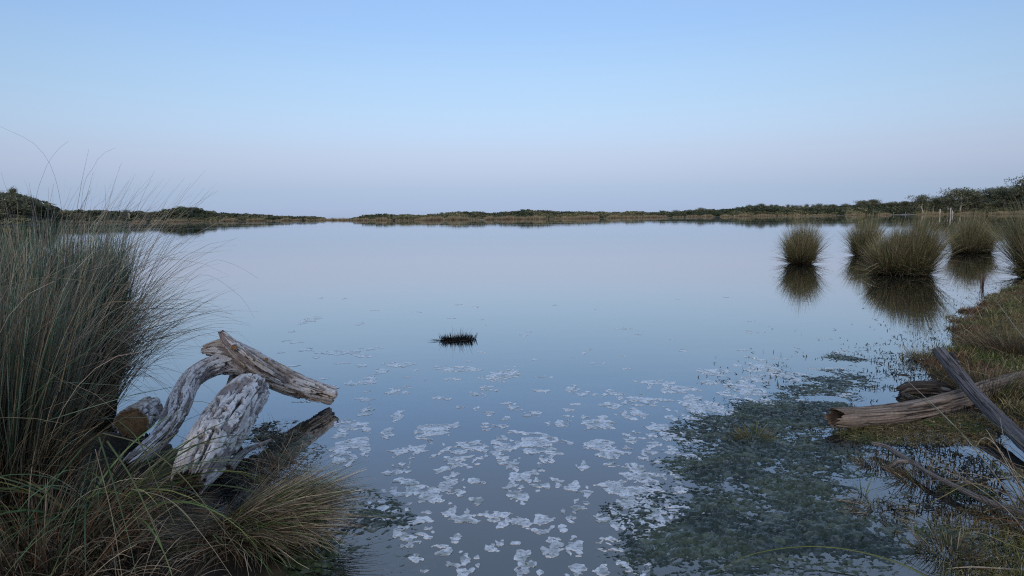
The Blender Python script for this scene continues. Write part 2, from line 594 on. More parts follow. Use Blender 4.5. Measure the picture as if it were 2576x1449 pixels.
def style_stained(L, ca, sa, r, sd, rust=.3):
    d, c = style_bleached(L, ca, sa, r, sd, rust)
    st = sstep(-.15, .35, fbm(L * 3, ca * 1.6, sa * 1.6, sd + 31, 4))
    c = mixc(c, c * np.array([.86, .75, .63]), st)
    gr = sstep(.2, .5, fbm(L * 4, ca * 10, sa * 10, sd + 33, 3))
    return d - .003 * gr, mixc(c, (.14, .10, .08), .5 * gr)

def style_grey(L, ca, sa, r, sd, tone=(.17, .145, .135), dark=(.035, .03, .028)):
    g1 = fbm(L * 2.2, ca * 9, sa * 9, sd, 4, .6)
    g2 = fbm(L * 5, ca * 26, sa * 26, sd + 4, 3, .6)
    cr = sstep(.80, .95, 1 - np.abs(fbm(L * 1.1, ca * 2.8, sa * 2.8, sd + 8, 3)) * 2.4)
    c = mixc(np.array(tone) * .62, np.array(tone) * 1.35, sstep(-.4, .4, g1))
    c = c * (1 + .3 * g2)[..., None]
    c = mixc(c, dark, .75 * sstep(.25, .5, fbm(L * 3, ca * 3, sa * 3, sd + 13, 4)))
    c = mixc(c, dark, cr)
    return .006 * g1 + .0025 * g2 - .02 * cr, c

def style_dark(L, ca, sa, r, sd):
    d, c = style_grey(L, ca, sa, r, sd, (.06, .052, .048), (.012, .011, .01))
    f = sstep(.35, .45, fbm(L * 8, ca * 8, sa * 8, sd + 40, 3))
    return d * 1.6, mixc(c, (.32, .33, .34), .7 * f)

def log_mesh(name, pts, rads, style, parent, seed, nl=200, nu=110, rough=(.02, .02), hollow=(0, 0), ends=('torn', 'torn'), flat=1.0, lump=.10):
    P, r = spline(pts, rads, nl)
    T = np.gradient(P, axis=0)
    T /= np.linalg.norm(T, axis=1, keepdims=True)
    n0 = np.cross(T[0], [0.13, .3, 1.0])
    n0 /= np.linalg.norm(n0)
    N = np.zeros_like(P)
    for i in range(nl):
        n0 = n0 - T[i] * (n0 @ T[i])
        n0 /= np.linalg.norm(n0)
        N[i] = n0
    B = np.cross(T, N)
    Ls = np.concatenate([[0], np.cumsum(np.linalg.norm(np.diff(P, axis=0), axis=1))])
    a = np.linspace(0, 2 * math.pi, nu, endpoint=False)
    ca, sa = np.cos(a)[None], np.sin(a)[None]
    L2 = np.repeat(Ls[:, None], nu, 1)
    ca2, sa2 = np.repeat(ca, nl, 0), np.repeat(sa, nl, 0)
    disp, c = style(L2, ca2, sa2, r, seed)
    lm = lump * fbm(L2 * 3.2, ca2 * 1.1, sa2 * 1.1, seed + 70, 3)
    R = r[:, None] * (1 + lm) + disp * np.clip(r[:, None] / .1, .25, 1.2)
    ring = lambda i, rad, off: P[i][None] + rad[:, None] * (np.cos(a)[:, None] * N[i] + np.sin(a)[:, None] * B[i]) + off[:, None] * T[i][None]
    V = P[:, None] + R[..., None] * (ca2[..., None] * N[:, None] + sa2[..., None] * B[:, None])
    for e, side in ((0, -1), (1, 1)):                    # ragged rims
        fall = np.clip(1 - (Ls if e == 0 else Ls[-1] - Ls) / max(3 * rough[e], 1e-4), 0, 1) ** 2
        jag = rough[e] * fbm(np.cos(a) * 3.2, np.sin(a) * 3.2, 0, seed + 90 + e, 4, .7) * 2.4
        V += (fall[:, None] * jag[None] * side)[..., None] * T[0 if e == 0 else -1][None, None]
    rows, cols = [V.reshape(-1, 3)], [c.reshape(-1, 3)]
    idx = np.arange(nl * nu).reshape(nl, nu)
    F = [np.stack([idx[:-1], np.roll(idx, -1, 1)[:-1], np.roll(idx, -1, 1)[1:], idx[1:]], -1).reshape(-1, 4)]
    cnt = nl * nu
    for e in (0, 1):
        i = 0 if e == 0 else nl - 1
        prev = idx[i]
        edge = V[i]
        ctr = P[i]
        for f in (.93, .8, .6, .4, .2, .03):
            nn = fbm(np.cos(a) * f * 4 + 9, np.sin(a) * f * 4, f, seed + 120 + e, 4, .65)
            sgn = -1 if e == 0 else 1
            if ends[e] == 'sawn':
                off = np.zeros(nu) + .0015 * nn
                cc = mixc((.30, .17, .08), (.19, .10, .045), sstep(-.2, .5, nn)) * (1 - .35 * (abs(math.sin(f * 14)) > .9))
                rel = edge - ctr
                rel = rel - (rel @ T[i])[:, None] * T[i]
            else:
                off = sgn * (rough[e] * nn * .9) - sgn * hollow[e] * (1 - f) ** .6
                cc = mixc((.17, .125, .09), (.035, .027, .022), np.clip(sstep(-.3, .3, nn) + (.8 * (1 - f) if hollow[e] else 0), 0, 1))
                rel = edge - ctr
                ax = (rel @ T[i])[:, None] * T[i]
                rel = rel - ax * (1 - f) * .8
            rowv = ctr + rel * f + off[:, None] * T[i]
            rows.append(rowv)
            cols.append(cc)
            cur = np.arange(cnt, cnt + nu)
            cnt += nu
            q = np.stack([prev, np.roll(prev, -1), np.roll(cur, -1), cur], -1)
            F.append(q[:, ::-1] if e == 0 else q)
            prev = cur
    return mk(name, np.concatenate(rows), np.concatenate(F)[:, ::-1], M_WOOD, parent, np.concatenate(cols), smooth=True)

# ---- left driftwood
zr = lambda u, Y: u * .32398 / FPX * Y
e = empty('driftwood', (0, 0, 0), 'forked pale driftwood trunk arching over to the water beside the tall rushes', 'driftwood')
def zpath(rows):
    return [z1(u, v, Y) for u, v, Y, r in rows], [zr(r, Y * 1.03) for u, v, Y, r in rows]
p, r = zpath([(742, 236, 5.42, 40), (800, 228, 5.42, 66), (900, 240, 5.42, 88), (1050, 330, 5.45, 108), (1250, 432, 5.58, 102), (1450, 510, 5.72, 92), (1600, 556, 5.82, 80), (1706, 584, 5.9, 72)])
log_mesh('stem', p, r, lambda *a: style_stained(*a, rust=.25), e, 11, 260, 150, rough=(.04, .012), ends=('torn', 'torn'), lump=.18)
p, r = zpath([(1000, 345, 5.45, 85), (930, 335, 5.42, 88), (820, 352, 5.35, 84), (700, 405, 5.24, 78), (600, 490, 5.08, 80), (535, 620, 4.88, 88), (480, 760, 4.66, 86), (400, 880, 4.44, 80), (300, 980, 4.26, 72), (190, 1060, 4.10, 58), (130, 1100, 4.02, 34)])
log_mesh('limb', p, r, style_bleached, e, 23, 280, 140, rough=(.004, .05), lump=.2)
p, r = zpath([(848, 96, 5.34, 22), (872, 130, 5.33, 36), (905, 172, 5.32, 46), (990, 252, 5.32, 56), (1090, 335, 5.36, 60), (1200, 405, 5.44, 56), (1320, 470, 5.54, 40)])
log_mesh('prong', p, r, lambda *a: style_stained(*a, rust=.2), e, 37, 150, 90, rough=(.02, .004))
p, r = zpath([(962, 432, 5.6, 46), (940, 480, 5.62, 42), (915, 540, 5.66, 36), (900, 590, 5.7, 30)])
log_mesh('stub', p, r, style_bleached, e, 41, 70, 60)
def knot(u, v, Y, rad, name='knot'):
    c = z1(u, v, Y)
    to = np.array([0, 0, CAM_H]) - c
    to /= np.linalg.norm(to)
    rr = zr(rad, Y)
    k = log_mesh(name, [c - to * .06, c, c + to * .02], [rr * 1.25, rr * 1.15, rr], lambda *a: style_stained(*a, rust=1.0), e, int(u), 12, 24, rough=(.002, .004), ends=('torn', 'sawn'))
knot(950, 212, 5.25, 24)
knot(1198, 305, 5.34, 13)
knot(1030, 362, 5.28, 13)

e2 = empty('broken_log', (0, 0, 0), 'thick broken log with flaking white bark lying under the arched trunk', 'log')
p, r = zpath([(610, 1250, 3.82, 140), (645, 1180, 3.9, 172), (700, 1085, 4.02, 190), (780, 950, 4.24, 192), (895, 790, 4.58, 186), (990, 660, 4.9, 172), (1060, 570, 5.12, 148), (1085, 530, 5.22, 118)])
log_mesh('trunk', p, r, style_bleached, e2, 53, 300, 200, rough=(.055, .03), lump=.16)

e3 = empty('sawn_log', (0, 0, 0), 'sawn log with a round orange cut face among the rush stems', 'log')
c0 = z1(150, 805, 4.5)
ax = z1(300, 690, 5.35) - c0
p = [c0, c0 + ax * .33, c0 + ax * .66, c0 + ax]
log_mesh('trunk', p, [zr(130, 4.5)] * 2 + [zr(122, 4.5)] * 2, style_stained, e3, 67, 120, 110, rough=(.001, .03), ends=('sawn', 'torn'), lump=.05)

e4 = empty('driftwood_stick', (0, 0, 0), 'thin grey forked stick leaning at the water edge below the broken log', 'stick')
p, r = zpath([(1232, 930, 4.55, 9), (1150, 968, 4.5, 16), (1060, 1005, 4.42, 22), (970, 1080, 4.25, 34), (900, 1160, 4.1, 44)])
log_mesh('stick', p, r, lambda *a: style_grey(*a, tone=(.24, .22, .215)), e4, 71, 90, 40, rough=(.004, .004))

# ---- right logs
def rpath(rows):
    return [at(x, y, Y) for x, y, Y, q in rows], [q / FPX * Y * 1.08 for x, y, Y, q in rows]
e5 = empty('fallen_log', (0, 0, 0), 'brown grey fallen log with a hollow end reaching into the shallows', 'log')
p, r = rpath([(2099, 1048, 5.06, 22), (2130, 1049, 5.1, 24), (2200, 1045, 5.22, 24), (2300, 1034, 5.42, 25), (2400, 1012, 5.72, 26), (2500, 985, 6.05, 29), (2600, 960, 6.4, 30), (2700, 945, 6.7, 30)])
log_mesh('trunk', p, r, lambda *a: style_grey(*a, tone=(.22, .18, .15)), e5, 83, 300, 130, rough=(.035, .02), hollow=(.07, 0), lump=.15)
e6 = empty('leaning_log', (0, 0, 0), 'straight grey split log lying diagonally across the fallen log', 'log')
p, r = rpath([(2362, 884, 6.25, 13), (2400, 930, 5.88, 15), (2450, 990, 5.42, 15), (2510, 1050, 4.95, 16), (2580, 1118, 4.45, 18), (2680, 1210, 3.9, 26)])
log_mesh('trunk', p, r, lambda *a: style_grey(*a, tone=(.13, .122, .126)), e6, 97, 300, 110, rough=(.04, .02), lump=.24)
p, r = rpath([(2392, 890, 6.22, 6), (2398, 902, 6.1, 8), (2410, 922, 5.95, 9)])
log_mesh('stub', p, r, style_dark, e6, 99, 30, 30)
e7 = empty('charred_branch', (0, 0, 0), 'blackened crooked branch lying behind the fallen log', 'branch')
p, r = rpath([(2266, 984, 6.1, 12), (2290, 976, 6.08, 15), (2340, 976, 6.1, 17), (2390, 985, 6.1, 18), (2440, 996, 6.15, 20), (2490, 985, 6.3, 18)])
log_mesh('branch', p, r, style_dark, e7, 103, 140, 70, rough=(.03, .03), lump=.22)
p, r = rpath([(2272, 986, 6.1, 10), (2285, 1002, 6.02, 11), (2310, 1016, 5.95, 9)])
log_mesh('fork', p, r, style_dark, e7, 107, 50, 40, lump=.2)
e8 = empty('dead_branch', (0, 0, 0), 'long thin dead branch with a small fork over the marsh', 'branch')
p, r = rpath([(2193, 1114, 4.62, 3.5), (2230, 1124, 4.54, 4.5), (2285, 1158, 4.28, 5), (2340, 1192, 4.04, 5.5), (2400, 1222, 3.86, 6.5), (2470, 1256, 3.68, 7), (2535, 1280, 3.55, 6.5), (2600, 1300, 3.44, 6)])
log_mesh('branch', p, r, lambda *a: style_grey(*a, tone=(.21, .19, .185)), e8, 109, 260, 48, rough=(.006, .004), lump=.2)
p, r = rpath([(2292, 1162, 4.26, 5), (2260, 1160, 4.3, 5), (2240, 1172, 4.28, 4), (2222, 1178, 4.28, 3.5)])
log_mesh('fork', p, r, lambda *a: style_grey(*a, tone=(.2, .18, .17)), e8, 113, 60, 30, rough=(.004, .004), lump=.2)

# ------------------------------------------------------------------ rush tussocks standing in the lake
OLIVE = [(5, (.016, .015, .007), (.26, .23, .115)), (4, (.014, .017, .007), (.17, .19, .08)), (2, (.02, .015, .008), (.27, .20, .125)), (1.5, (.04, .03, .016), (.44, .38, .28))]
def dome(c, rad, n, H, half, pal, rng):
    """a domed tussock: inner blades tall and upright, outer ones shorter, leaning and arching out"""
    q = np.sqrt(rng.uniform(0, 1, n))
    fa = rng.uniform(0, 2 * math.pi, n)
    b = np.stack([c[0] + rad * q * np.cos(fa), c[1] + rad * q * np.sin(fa), np.full(n, c[2])], -1)
    top = rng.uniform(.45, 1.12, n) * (1 + .12 * vnoise(np.cos(fa) * 1.5, np.sin(fa) * 1.5, c[0] * 3, 9))                      # share of the dome's height this blade reaches
    tilt = .03 + .34 * q ** 1.5 + rng.normal(0, .08, n) + .30 * (rng.uniform(0, 1, n) < .25) * q
    droop = rng.uniform(.0, .45, n) * (.4 + q)
    L = H * top * (1.02 - .30 * q ** 2) * (1 + .16 * np.cos(fa - rng.uniform(0, 6.28)))
    cb, ct = pick(pal, n, rng)
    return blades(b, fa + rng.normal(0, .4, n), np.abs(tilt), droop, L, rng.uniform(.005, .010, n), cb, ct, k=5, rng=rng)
def lake_tussock(px, py, wpx, hpx, n, label, seed, pal=OLIVE, lobes=1):
    g = gnd(px, py)
    Y = g[1]
    s = Y / FPX * 1.02
    H, Wd = hpx * s * 1.12, wpx * s * .78
    rng = np.random.default_rng(seed)
    parts = []
    for q in range(lobes):
        off = (q - (lobes - 1) / 2) * Wd * .42 if lobes > 1 else 0
        c = (g[0] + off, g[1] + rng.uniform(-.1, .1) * Wd, -.03)
        m = n // lobes
        rad = Wd * rng.uniform(.29, .34) * (1 if lobes == 1 else .8)
        H2 = H * rng.uniform(.82, 1.04)
        parts.append(dome(c, rad, m, H2, Wd * (.5 if lobes == 1 else .36), pal, rng))
        parts.append(tuft(c, rad * 1.1, m // 12, (H * .3, H * .6), (.6, 1.3), (.1, .8), (.004, .007), pal, rng, k=5))
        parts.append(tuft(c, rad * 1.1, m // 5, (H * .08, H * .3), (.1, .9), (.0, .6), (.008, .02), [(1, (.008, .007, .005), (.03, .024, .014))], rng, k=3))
    return tussock('rush_tussock', tuple(g), label, parts, 'rush tussock', 'rush tussocks standing in the lake')
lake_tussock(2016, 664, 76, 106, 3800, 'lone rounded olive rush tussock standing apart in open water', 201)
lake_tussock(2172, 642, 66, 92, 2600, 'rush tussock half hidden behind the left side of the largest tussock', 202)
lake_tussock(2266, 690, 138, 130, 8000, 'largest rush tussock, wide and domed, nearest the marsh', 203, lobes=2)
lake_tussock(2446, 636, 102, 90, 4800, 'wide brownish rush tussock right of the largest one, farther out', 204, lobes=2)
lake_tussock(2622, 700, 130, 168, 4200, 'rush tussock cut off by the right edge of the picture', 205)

# small black clump of broken stems
g = gnd(1150, 856)
rng = np.random.default_rng(301)
BLK = [(1, (.006, .006, .006), (.012, .013, .012))]
DKG = [(1, (.02, .024, .02), (.09, .09, .08))]
pts = []
for dx in np.linspace(-.17, .19, 12):
    pts.append(tuft((g[0] + dx, g[1] + rng.uniform(-.05, .05), -.02), .05, 36, (.03, .125), (.0, .5), (0, .2), (.006, .012), BLK, rng, k=3))
for dx, L in ((.05, .19), (.062, .19), (.03, .15), (-.09, .15), (-.14, .12), (.12, .13)):
    pts.append(tuft((g[0] + dx, g[1], -.02), .006, 2, (L * .9, L), (.0, .12), (0, .1), (.006, .009), BLK, rng, k=3))
pts.append(tuft((g[0], g[1], -.02), .2, 30, (.1, .26), (.05, .5), (0, .4), (.002, .003), DKG, rng, k=4, ell=.3))
pts.append(tuft((g[0] - .12, g[1] - .05, .0), .16, 40, (.06, .16), (1.2, 1.5), (0, .3), (.003, .006), DKG, rng, k=3, ell=.4))
tussock('dead_rush_clump', tuple(g), 'small black clump of broken rush stems alone in the middle of the lake', pts, 'rush clump')

# ------------------------------------------------------------------ left foreground rushes
def ground_at(px, Y):
    d = ray(px, 900)
    X = d[0] / d[1] * Y
    return np.array([X, Y, max(float(ground_z(X, Y)), -.03)])
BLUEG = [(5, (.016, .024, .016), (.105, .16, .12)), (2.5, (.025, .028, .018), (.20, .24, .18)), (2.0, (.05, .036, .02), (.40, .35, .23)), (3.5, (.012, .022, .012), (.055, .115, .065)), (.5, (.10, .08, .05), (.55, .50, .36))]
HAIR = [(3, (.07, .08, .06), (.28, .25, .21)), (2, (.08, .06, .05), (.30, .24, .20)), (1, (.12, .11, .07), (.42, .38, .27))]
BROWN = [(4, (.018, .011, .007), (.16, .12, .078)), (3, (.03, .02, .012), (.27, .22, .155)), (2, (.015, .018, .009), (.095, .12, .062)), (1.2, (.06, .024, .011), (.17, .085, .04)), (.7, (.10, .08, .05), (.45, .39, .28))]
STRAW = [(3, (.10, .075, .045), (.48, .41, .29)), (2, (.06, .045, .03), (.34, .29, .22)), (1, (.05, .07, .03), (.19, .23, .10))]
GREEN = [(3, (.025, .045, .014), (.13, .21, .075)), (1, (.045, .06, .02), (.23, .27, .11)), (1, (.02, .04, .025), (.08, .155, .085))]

rng = np.random.default_rng(401)
g1 = ground_at(118, 5.2)
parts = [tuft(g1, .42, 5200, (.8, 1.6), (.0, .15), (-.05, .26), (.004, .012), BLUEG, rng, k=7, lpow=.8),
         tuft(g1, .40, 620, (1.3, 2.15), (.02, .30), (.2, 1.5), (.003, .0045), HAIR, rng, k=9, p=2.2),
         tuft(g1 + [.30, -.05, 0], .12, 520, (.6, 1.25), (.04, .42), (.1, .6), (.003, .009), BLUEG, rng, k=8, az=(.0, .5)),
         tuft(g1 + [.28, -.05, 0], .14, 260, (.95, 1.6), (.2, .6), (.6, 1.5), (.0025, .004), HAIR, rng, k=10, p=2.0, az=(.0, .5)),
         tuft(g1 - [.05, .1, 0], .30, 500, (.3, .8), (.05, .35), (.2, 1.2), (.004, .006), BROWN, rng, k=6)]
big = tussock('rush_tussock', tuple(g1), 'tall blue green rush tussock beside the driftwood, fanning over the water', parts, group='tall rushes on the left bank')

rng = np.random.default_rng(402)
g2 = ground_at(-130, 3.45)
parts = [tuft(g2, .40, 2600, (.8, 1.52), (.0, .2), (.0, .4), (.002, .008), BLUEG + BROWN[:1], rng, k=7, lpow=.8),
         tuft(g2, .40, 420, (1.2, 1.9), (.05, .30), (.2, 1.4), (.0022, .0035), HAIR, rng, k=9, p=2.2),
         tuft(g2, .42, 900, (.3, .9), (.05, .35), (.3, 1.2), (.003, .005), BROWN, rng, k=6)]
tussock('rush_tussock', tuple(g2), 'tall rush tussock cut off by the left edge, brown stems at its foot', parts, group='tall rushes on the left bank')

rng = np.random.default_rng(403)
g3 = ground_at(30, 6.0)
g3[2] = -.03
parts = [tuft(g3, .55, 2400, (1.0, 1.55), (.0, .26), (.0, .5), (.005, .008), BLUEG + BROWN[:2], rng, k=6, lpow=.8),
         tuft(g3, .55, 420, (1.3, 2.2), (.02, .35), (.3, 1.5), (.0035, .005), HAIR, rng, k=9, p=2.2)]
tussock('rush_tussock', tuple(g3), 'rear rush tussock with wispy flowering stems at the far left', parts, group='tall rushes on the left bank')

rng = np.random.default_rng(404)
g4 = ground_at(60, 3.0)
parts = [tuft(g4, .34, 900, (.2, .6), (.05, .6), (.3, 1.6), (.0025, .005), BROWN, rng, k=7),
         tuft(g4 + [.22, .05, 0], .2, 320, (.12, .28), (.05, .5), (.3, 1.6), (.0025, .004), BROWN, rng, k=7),
         tuft(g4 + [-.5, .5, 0], .26, 1100, (.3, .85), (.02, .30), (.1, 1.0), (.003, .005), BROWN + BLUEG[:1], rng, k=7),
         tuft(g4 + [.5, -.3, 0], .3, 160, (.12, .35), (.3, 1.0), (.4, 1.8), (.002, .0035), BROWN + STRAW[:2], rng, k=7),
         tuft(g4 + [.05, -.35, 0], .4, 300, (.15, .5), (.2, .9), (.4, 1.8), (.002, .0035), BROWN + STRAW[:2], rng, k=7)]
tussock('dry_grass_clump', tuple(g4), 'dark tangled brown grass clump in the bottom left corner', parts, 'grass clump')

rng = np.random.default_rng(405)
g5 = ground_at(225, 3.35)
parts = [tuft(g5 + [0, 0, .05], .14, 100, (.55, 1.05), (.35, .95), (.9, 1.9), (.004, .010), GREEN, rng, k=9, p=1.3, az=(-.9, 1.0)),
         tuft(g5 + [0, 0, .05], .16, 60, (.3, .7), (.3, 1.0), (.9, 2.2), (.002, .004), STRAW, rng, k=9, p=1.3, az=(-1.0, 1.1))]
sedge = tussock('sedge_tussock', tuple(g5), 'bright green sedge with long blades drooping in front of the driftwood', parts, 'sedge')

rng = np.random.default_rng(406)
g6 = gnd(600, 1345, .03)
parts = [tuft(g6, .15, 2300, (.3, .68), (.75, 1.2), (.25, .7), (.002, .004), BROWN[:3] + STRAW[:2] + GREEN[:1], rng, k=9, p=1.1, az=(-.30, .36), zmin=.01),
         tuft(g6, .2, 800, (.15, .45), (.7, 1.2), (.3, .9), (.002, .0035), BROWN + STRAW[:1], rng, k=8, p=1.1, az=(-1.5, .7), zmin=.01),
         tuft(g6 + [.05, .05, 0], .2, 200, (.2, .5), (.6, 1.2), (.2, .8), (.002, .0035), STRAW, rng, k=8, az=(.1, .5), zmin=.01)]
tussock('drooping_grass_tussock', tuple(g6), 'grass tussock combed over to the right at the bottom, trailing into the water', parts, 'grass tussock')

rng = np.random.default_rng(407)
parts = []
for (x, y, n) in ((690, 1170, 110), (665, 1225, 110), (720, 1250, 50), (700, 1110, 120), (735, 1180, 60), (430, 1290, 130), (360, 1250, 130), (480, 1360, 130), (380, 1400, 130), (250, 1380, 110)):
    c = gnd(x, y, .02)
    parts.append(tuft(c, .13, n, (.1, .3), (.5, 1.4), (-.6, 1.0), (.0015, .003), BROWN + STRAW, rng, k=6, outward=False))
V, F, C = joinVF(parts)
tag(mk('dead_grass_litter', V, F, M_GRASS, C=C), 'tangle of thin dead stems on the bank under the broken log', 'dead grass', kind='stuff')

# single stems that stand out, each a part of its tussock
def stem(parent, pts, w0, w1, col, name='stem'):
    V, F = ribbon_path([at(*q) for q in pts], w0, w1)
    t = np.linspace(.55, 1, len(V))[:, None]
    o = mk(name, V - np.array(parent.location), F, M_GRASS, parent, np.array(col) * t)
    return o
TAN, GRN, PNK = (.36, .32, .21), (.15, .22, .09), (.22, .16, .15)
for pts, w, c in [
    ([(180, 900, 3.7), (165, 620, 3.7), (140, 450, 3.7), (90, 365, 3.7), (0, 318, 3.7)], .003, PNK),
    ([(150, 900, 3.5), (90, 560, 3.5), (112, 430, 3.5), (150, 372, 3.5), (172, 355, 3.5)], .0025, PNK),
    ([(230, 900, 3.6), (205, 520, 3.6), (235, 420, 3.6), (262, 385, 3.6), (290, 372, 3.6)], .0025, PNK),
    ([(110, 900, 3.5), (118, 560, 3.5), (128, 500, 3.5), (135, 462, 3.5)], .006, (.16, .10, .09)),
    ([(170, 900, 3.6), (184, 600, 3.6), (200, 540, 3.6), (222, 480, 3.6)], .006, (.16, .10, .09)),
    ([(300, 860, 3.8), (268, 600, 3.8), (266, 520, 3.8), (264, 465, 3.8)], .005, (.15, .10, .10)),
    ([(280, 900, 3.7), (230, 640, 3.7), (300, 545, 3.7), (400, 530, 3.7), (455, 575, 3.7)], .0025, PNK),
    ([(360, 960, 3.8), (420, 760, 3.9), (520, 662, 4.0), (580, 662, 4.1), (650, 700, 4.15)], .002, PNK),
    ([(330, 960, 3.8), (420, 800, 3.9), (500, 690, 4.0), (600, 742, 4.1), (640, 800, 4.15)], .002, PNK),
    ([(310, 1000, 3.7), (360, 900, 3.6), (450, 830, 3.6), (560, 850, 3.7)], .0025, (.12, .13, .09)),
    ([(150, 985, 2.9), (190, 830, 2.85), (260, 765, 2.8), (350, 765, 2.8), (420, 820, 2.8)], .004, (.40, .33, .17)),
    ([(60, 1080, 2.7), (150, 900, 2.7), (170, 760, 2.7), (215, 660, 2.7)], .003, GRN),
    ([(-40, 745, 2.8), (60, 705, 2.8), (160, 700, 2.8), (250, 716, 2.8)], .003, TAN)]:
    stem(big, pts, w, .0008, c)
for pts, w, c in [
    ([(270, 1110, 3.1), (330, 1200, 2.9), (390, 1330, 2.7), (440, 1470, 2.55)], .011, (.15, .20, .085)),
    ([(250, 1100, 3.1), (290, 1230, 2.85), (330, 1380, 2.6), (345, 1480, 2.5)], .010, (.10, .165, .08)),
    ([(205, 1130, 3.0), (130, 1220, 2.8), (70, 1310, 2.6), (-10, 1400, 2.45)], .011, (.13, .20, .085)),
    ([(260, 1090, 3.1), (360, 1120, 3.1), (460, 1200, 3.0), (560, 1330, 2.85), (610, 1400, 2.8)], .009, (.17, .175, .09)),
    ([(300, 1060, 3.2), (350, 1110, 3.2), (400, 1230, 3.0), (440, 1320, 2.9)], .007, (.15, .20, .09)),
    ([(240, 1130, 3.0), (280, 1290, 2.7), (310, 1470, 2.5)], .005, TAN),
    ([(330, 1230, 2.8), (430, 1260, 2.7), (520, 1360, 2.6), (590, 1460, 2.55)], .005, TAN),
    ([(400, 1140, 3.3), (480, 1010, 3.6), (620, 1060, 3.7), (690, 1110, 3.8)], .004, (.34, .26, .18)),
    ([(230, 1140, 3.0), (200, 1260, 2.75), (160, 1440, 2.5)], .006, (.11, .17, .09))]:
    stem(sedge, pts, w, .0015, c, 'blade')

# ------------------------------------------------------------------ right side: sedge blades over the marsh, turf, weeds
g7 = at(2640, 1370, 3.3)
rng = np.random.default_rng(501)
parts = [tuft((g7[0] + .05, g7[1], .0), .22, 60, (.4, .8), (.3, 1.0), (.6, 1.6), (.003, .005), STRAW + BROWN, rng, k=8, az=(2.9, .6))]
rs = tussock('sedge_tussock', tuple(g7), 'sedge at the right edge throwing long straw coloured blades over the marsh', parts, 'sedge')
for pts, w, c in [
    ([(2600, 1340, 3.5), (2500, 1190, 3.7), (2400, 1070, 4.1), (2290, 965, 4.7), (2255, 935, 4.9)], .009, (.42, .38, .29)),
    ([(2600, 1300, 3.5), (2540, 1170, 3.6), (2480, 1100, 3.7), (2440, 1150, 3.8)], .008, (.40, .36, .30)),
    ([(2590, 1310, 3.5), (2530, 1200, 3.5), (2420, 1090, 3.7), (2330, 1010, 4.0), (2280, 990, 4.2)], .006, (.17, .20, .09)),
    ([(2600, 1330, 3.4), (2520, 1255, 3.5), (2450, 1215, 3.6), (2370, 1250, 3.7), (2300, 1290, 3.8)], .006, (.30, .27, .13)),
    ([(2610, 1380, 3.2), (2530, 1280, 3.3), (2420, 1200, 3.5), (2340, 1150, 3.8)], .005, (.36, .32, .24)),
    ([(2600, 1330, 3.3), (2560, 1220, 3.4), (2500, 1110, 3.5), (2480, 1080, 3.55)], .006, (.38, .34, .27)),
    ([(2600, 1280, 3.4), (2560, 1200, 3.5), (2530, 1120, 3.6), (2515, 1050, 3.7)], .005, (.30, .27, .22)),
    ([(2620, 1440, 3.0), (2540, 1432, 3.0), (2440, 1426, 3.0), (2350, 1434, 3.05)], .012, (.40, .36, .30)),
    ([(2620, 1400, 3.0), (2540, 1370, 3.1), (2460, 1340, 3.2), (2400, 1350, 3.3)], .005, (.26, .25, .14)),
    ([(2620, 1360, 3.1), (2520, 1335, 3.2), (2420, 1330, 3.35), (2370, 1345, 3.4)], .004, (.22, .21, .12)),
    ([(2620, 1320, 3.2), (2540, 1300, 3.3), (2480, 1320, 3.4), (2400, 1370, 3.5)], .004, (.22, .21, .14)),
    ([(2600, 880, 6.5), (2560, 830, 6.8), (2530, 790, 7.2), (2505, 755, 7.6)], .008, (.38, .34, .26))]:
    stem(rs, pts, w * 1.35, .003, np.array(c) * 1.35, 'blade')
st = empty('trailing_stem', tuple(gnd(2100, 1390)), 'long green stem arching low across the algae at the bottom', 'stem')
V, F = ribbon_path([gnd(1800, 1440, .01), gnd(1880, 1398, .03), gnd(1980, 1378, .05), (gnd(2080, 1376, .06)), gnd(2180, 1392, .06), gnd(2270, 1420, .05), gnd(2330, 1450, .03), gnd(2400, 1480, .02)], .004, .012)
mk('stalk', V - np.array(st.location), F, M_GRASS, st, np.tile([.13, .16, .055], (len(V), 1)))

# turf on the right bank
def scatter(poly, n, rng, lo=-.05, xr=None):
    P = np.array(poly)
    out = []
    tot = 0
    x0, y0, x1, y1 = P[:, 0].min(), P[:, 1].min(), P[:, 0].max(), P[:, 1].max()
    while tot < n:
        X, Y = rng.uniform(x0, x1, n * 2), rng.uniform(y0, y1, n * 2)
        ok = (poly_sd(X, Y, poly) > lo) & (X < Y * .78 + .6)
        out.append(np.stack([X[ok], Y[ok]], -1))
        tot += ok.sum()
    return np.concatenate(out)[:n]
def turf(name, xy, L, label, rng, thr=-.02, pal=None, dens=1.0, wd=(.004, .008), reds=.85):
    z = ground_z(xy[:, 0], xy[:, 1])
    nz = fbm(xy[:, 0] * 1.6, xy[:, 1] * 1.6, 0, 77, 3)
    ok = z > thr
    xy, z, nz = xy[ok], z[ok], nz[ok]
    n = len(xy)
    kind = sstep(-.25, .35, nz + rng.normal(0, .12, n))
    red = sstep(.05, .2, fbm(xy[:, 0] * 2.0 + 7, xy[:, 1] * 1.4, 0, 79, 3) + rng.normal(0, .05, n))
    c = mixc((.125, .105, .045), (.075, .095, .028), kind)
    c = mixc(c, (.115, .058, .034), red * reds)
    c = mixc(c, (.27, .22, .13), (rng.uniform(0, 1, n) < .10) * 1.0)
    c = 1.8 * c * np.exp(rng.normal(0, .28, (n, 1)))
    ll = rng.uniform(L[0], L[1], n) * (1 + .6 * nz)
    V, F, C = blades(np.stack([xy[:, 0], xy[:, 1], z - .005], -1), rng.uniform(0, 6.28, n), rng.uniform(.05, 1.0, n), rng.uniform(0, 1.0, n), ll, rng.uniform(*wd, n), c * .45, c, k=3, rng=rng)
    return tag(mk(name, V, F, M_GRASS, C=C), label, 'turf', kind='stuff')
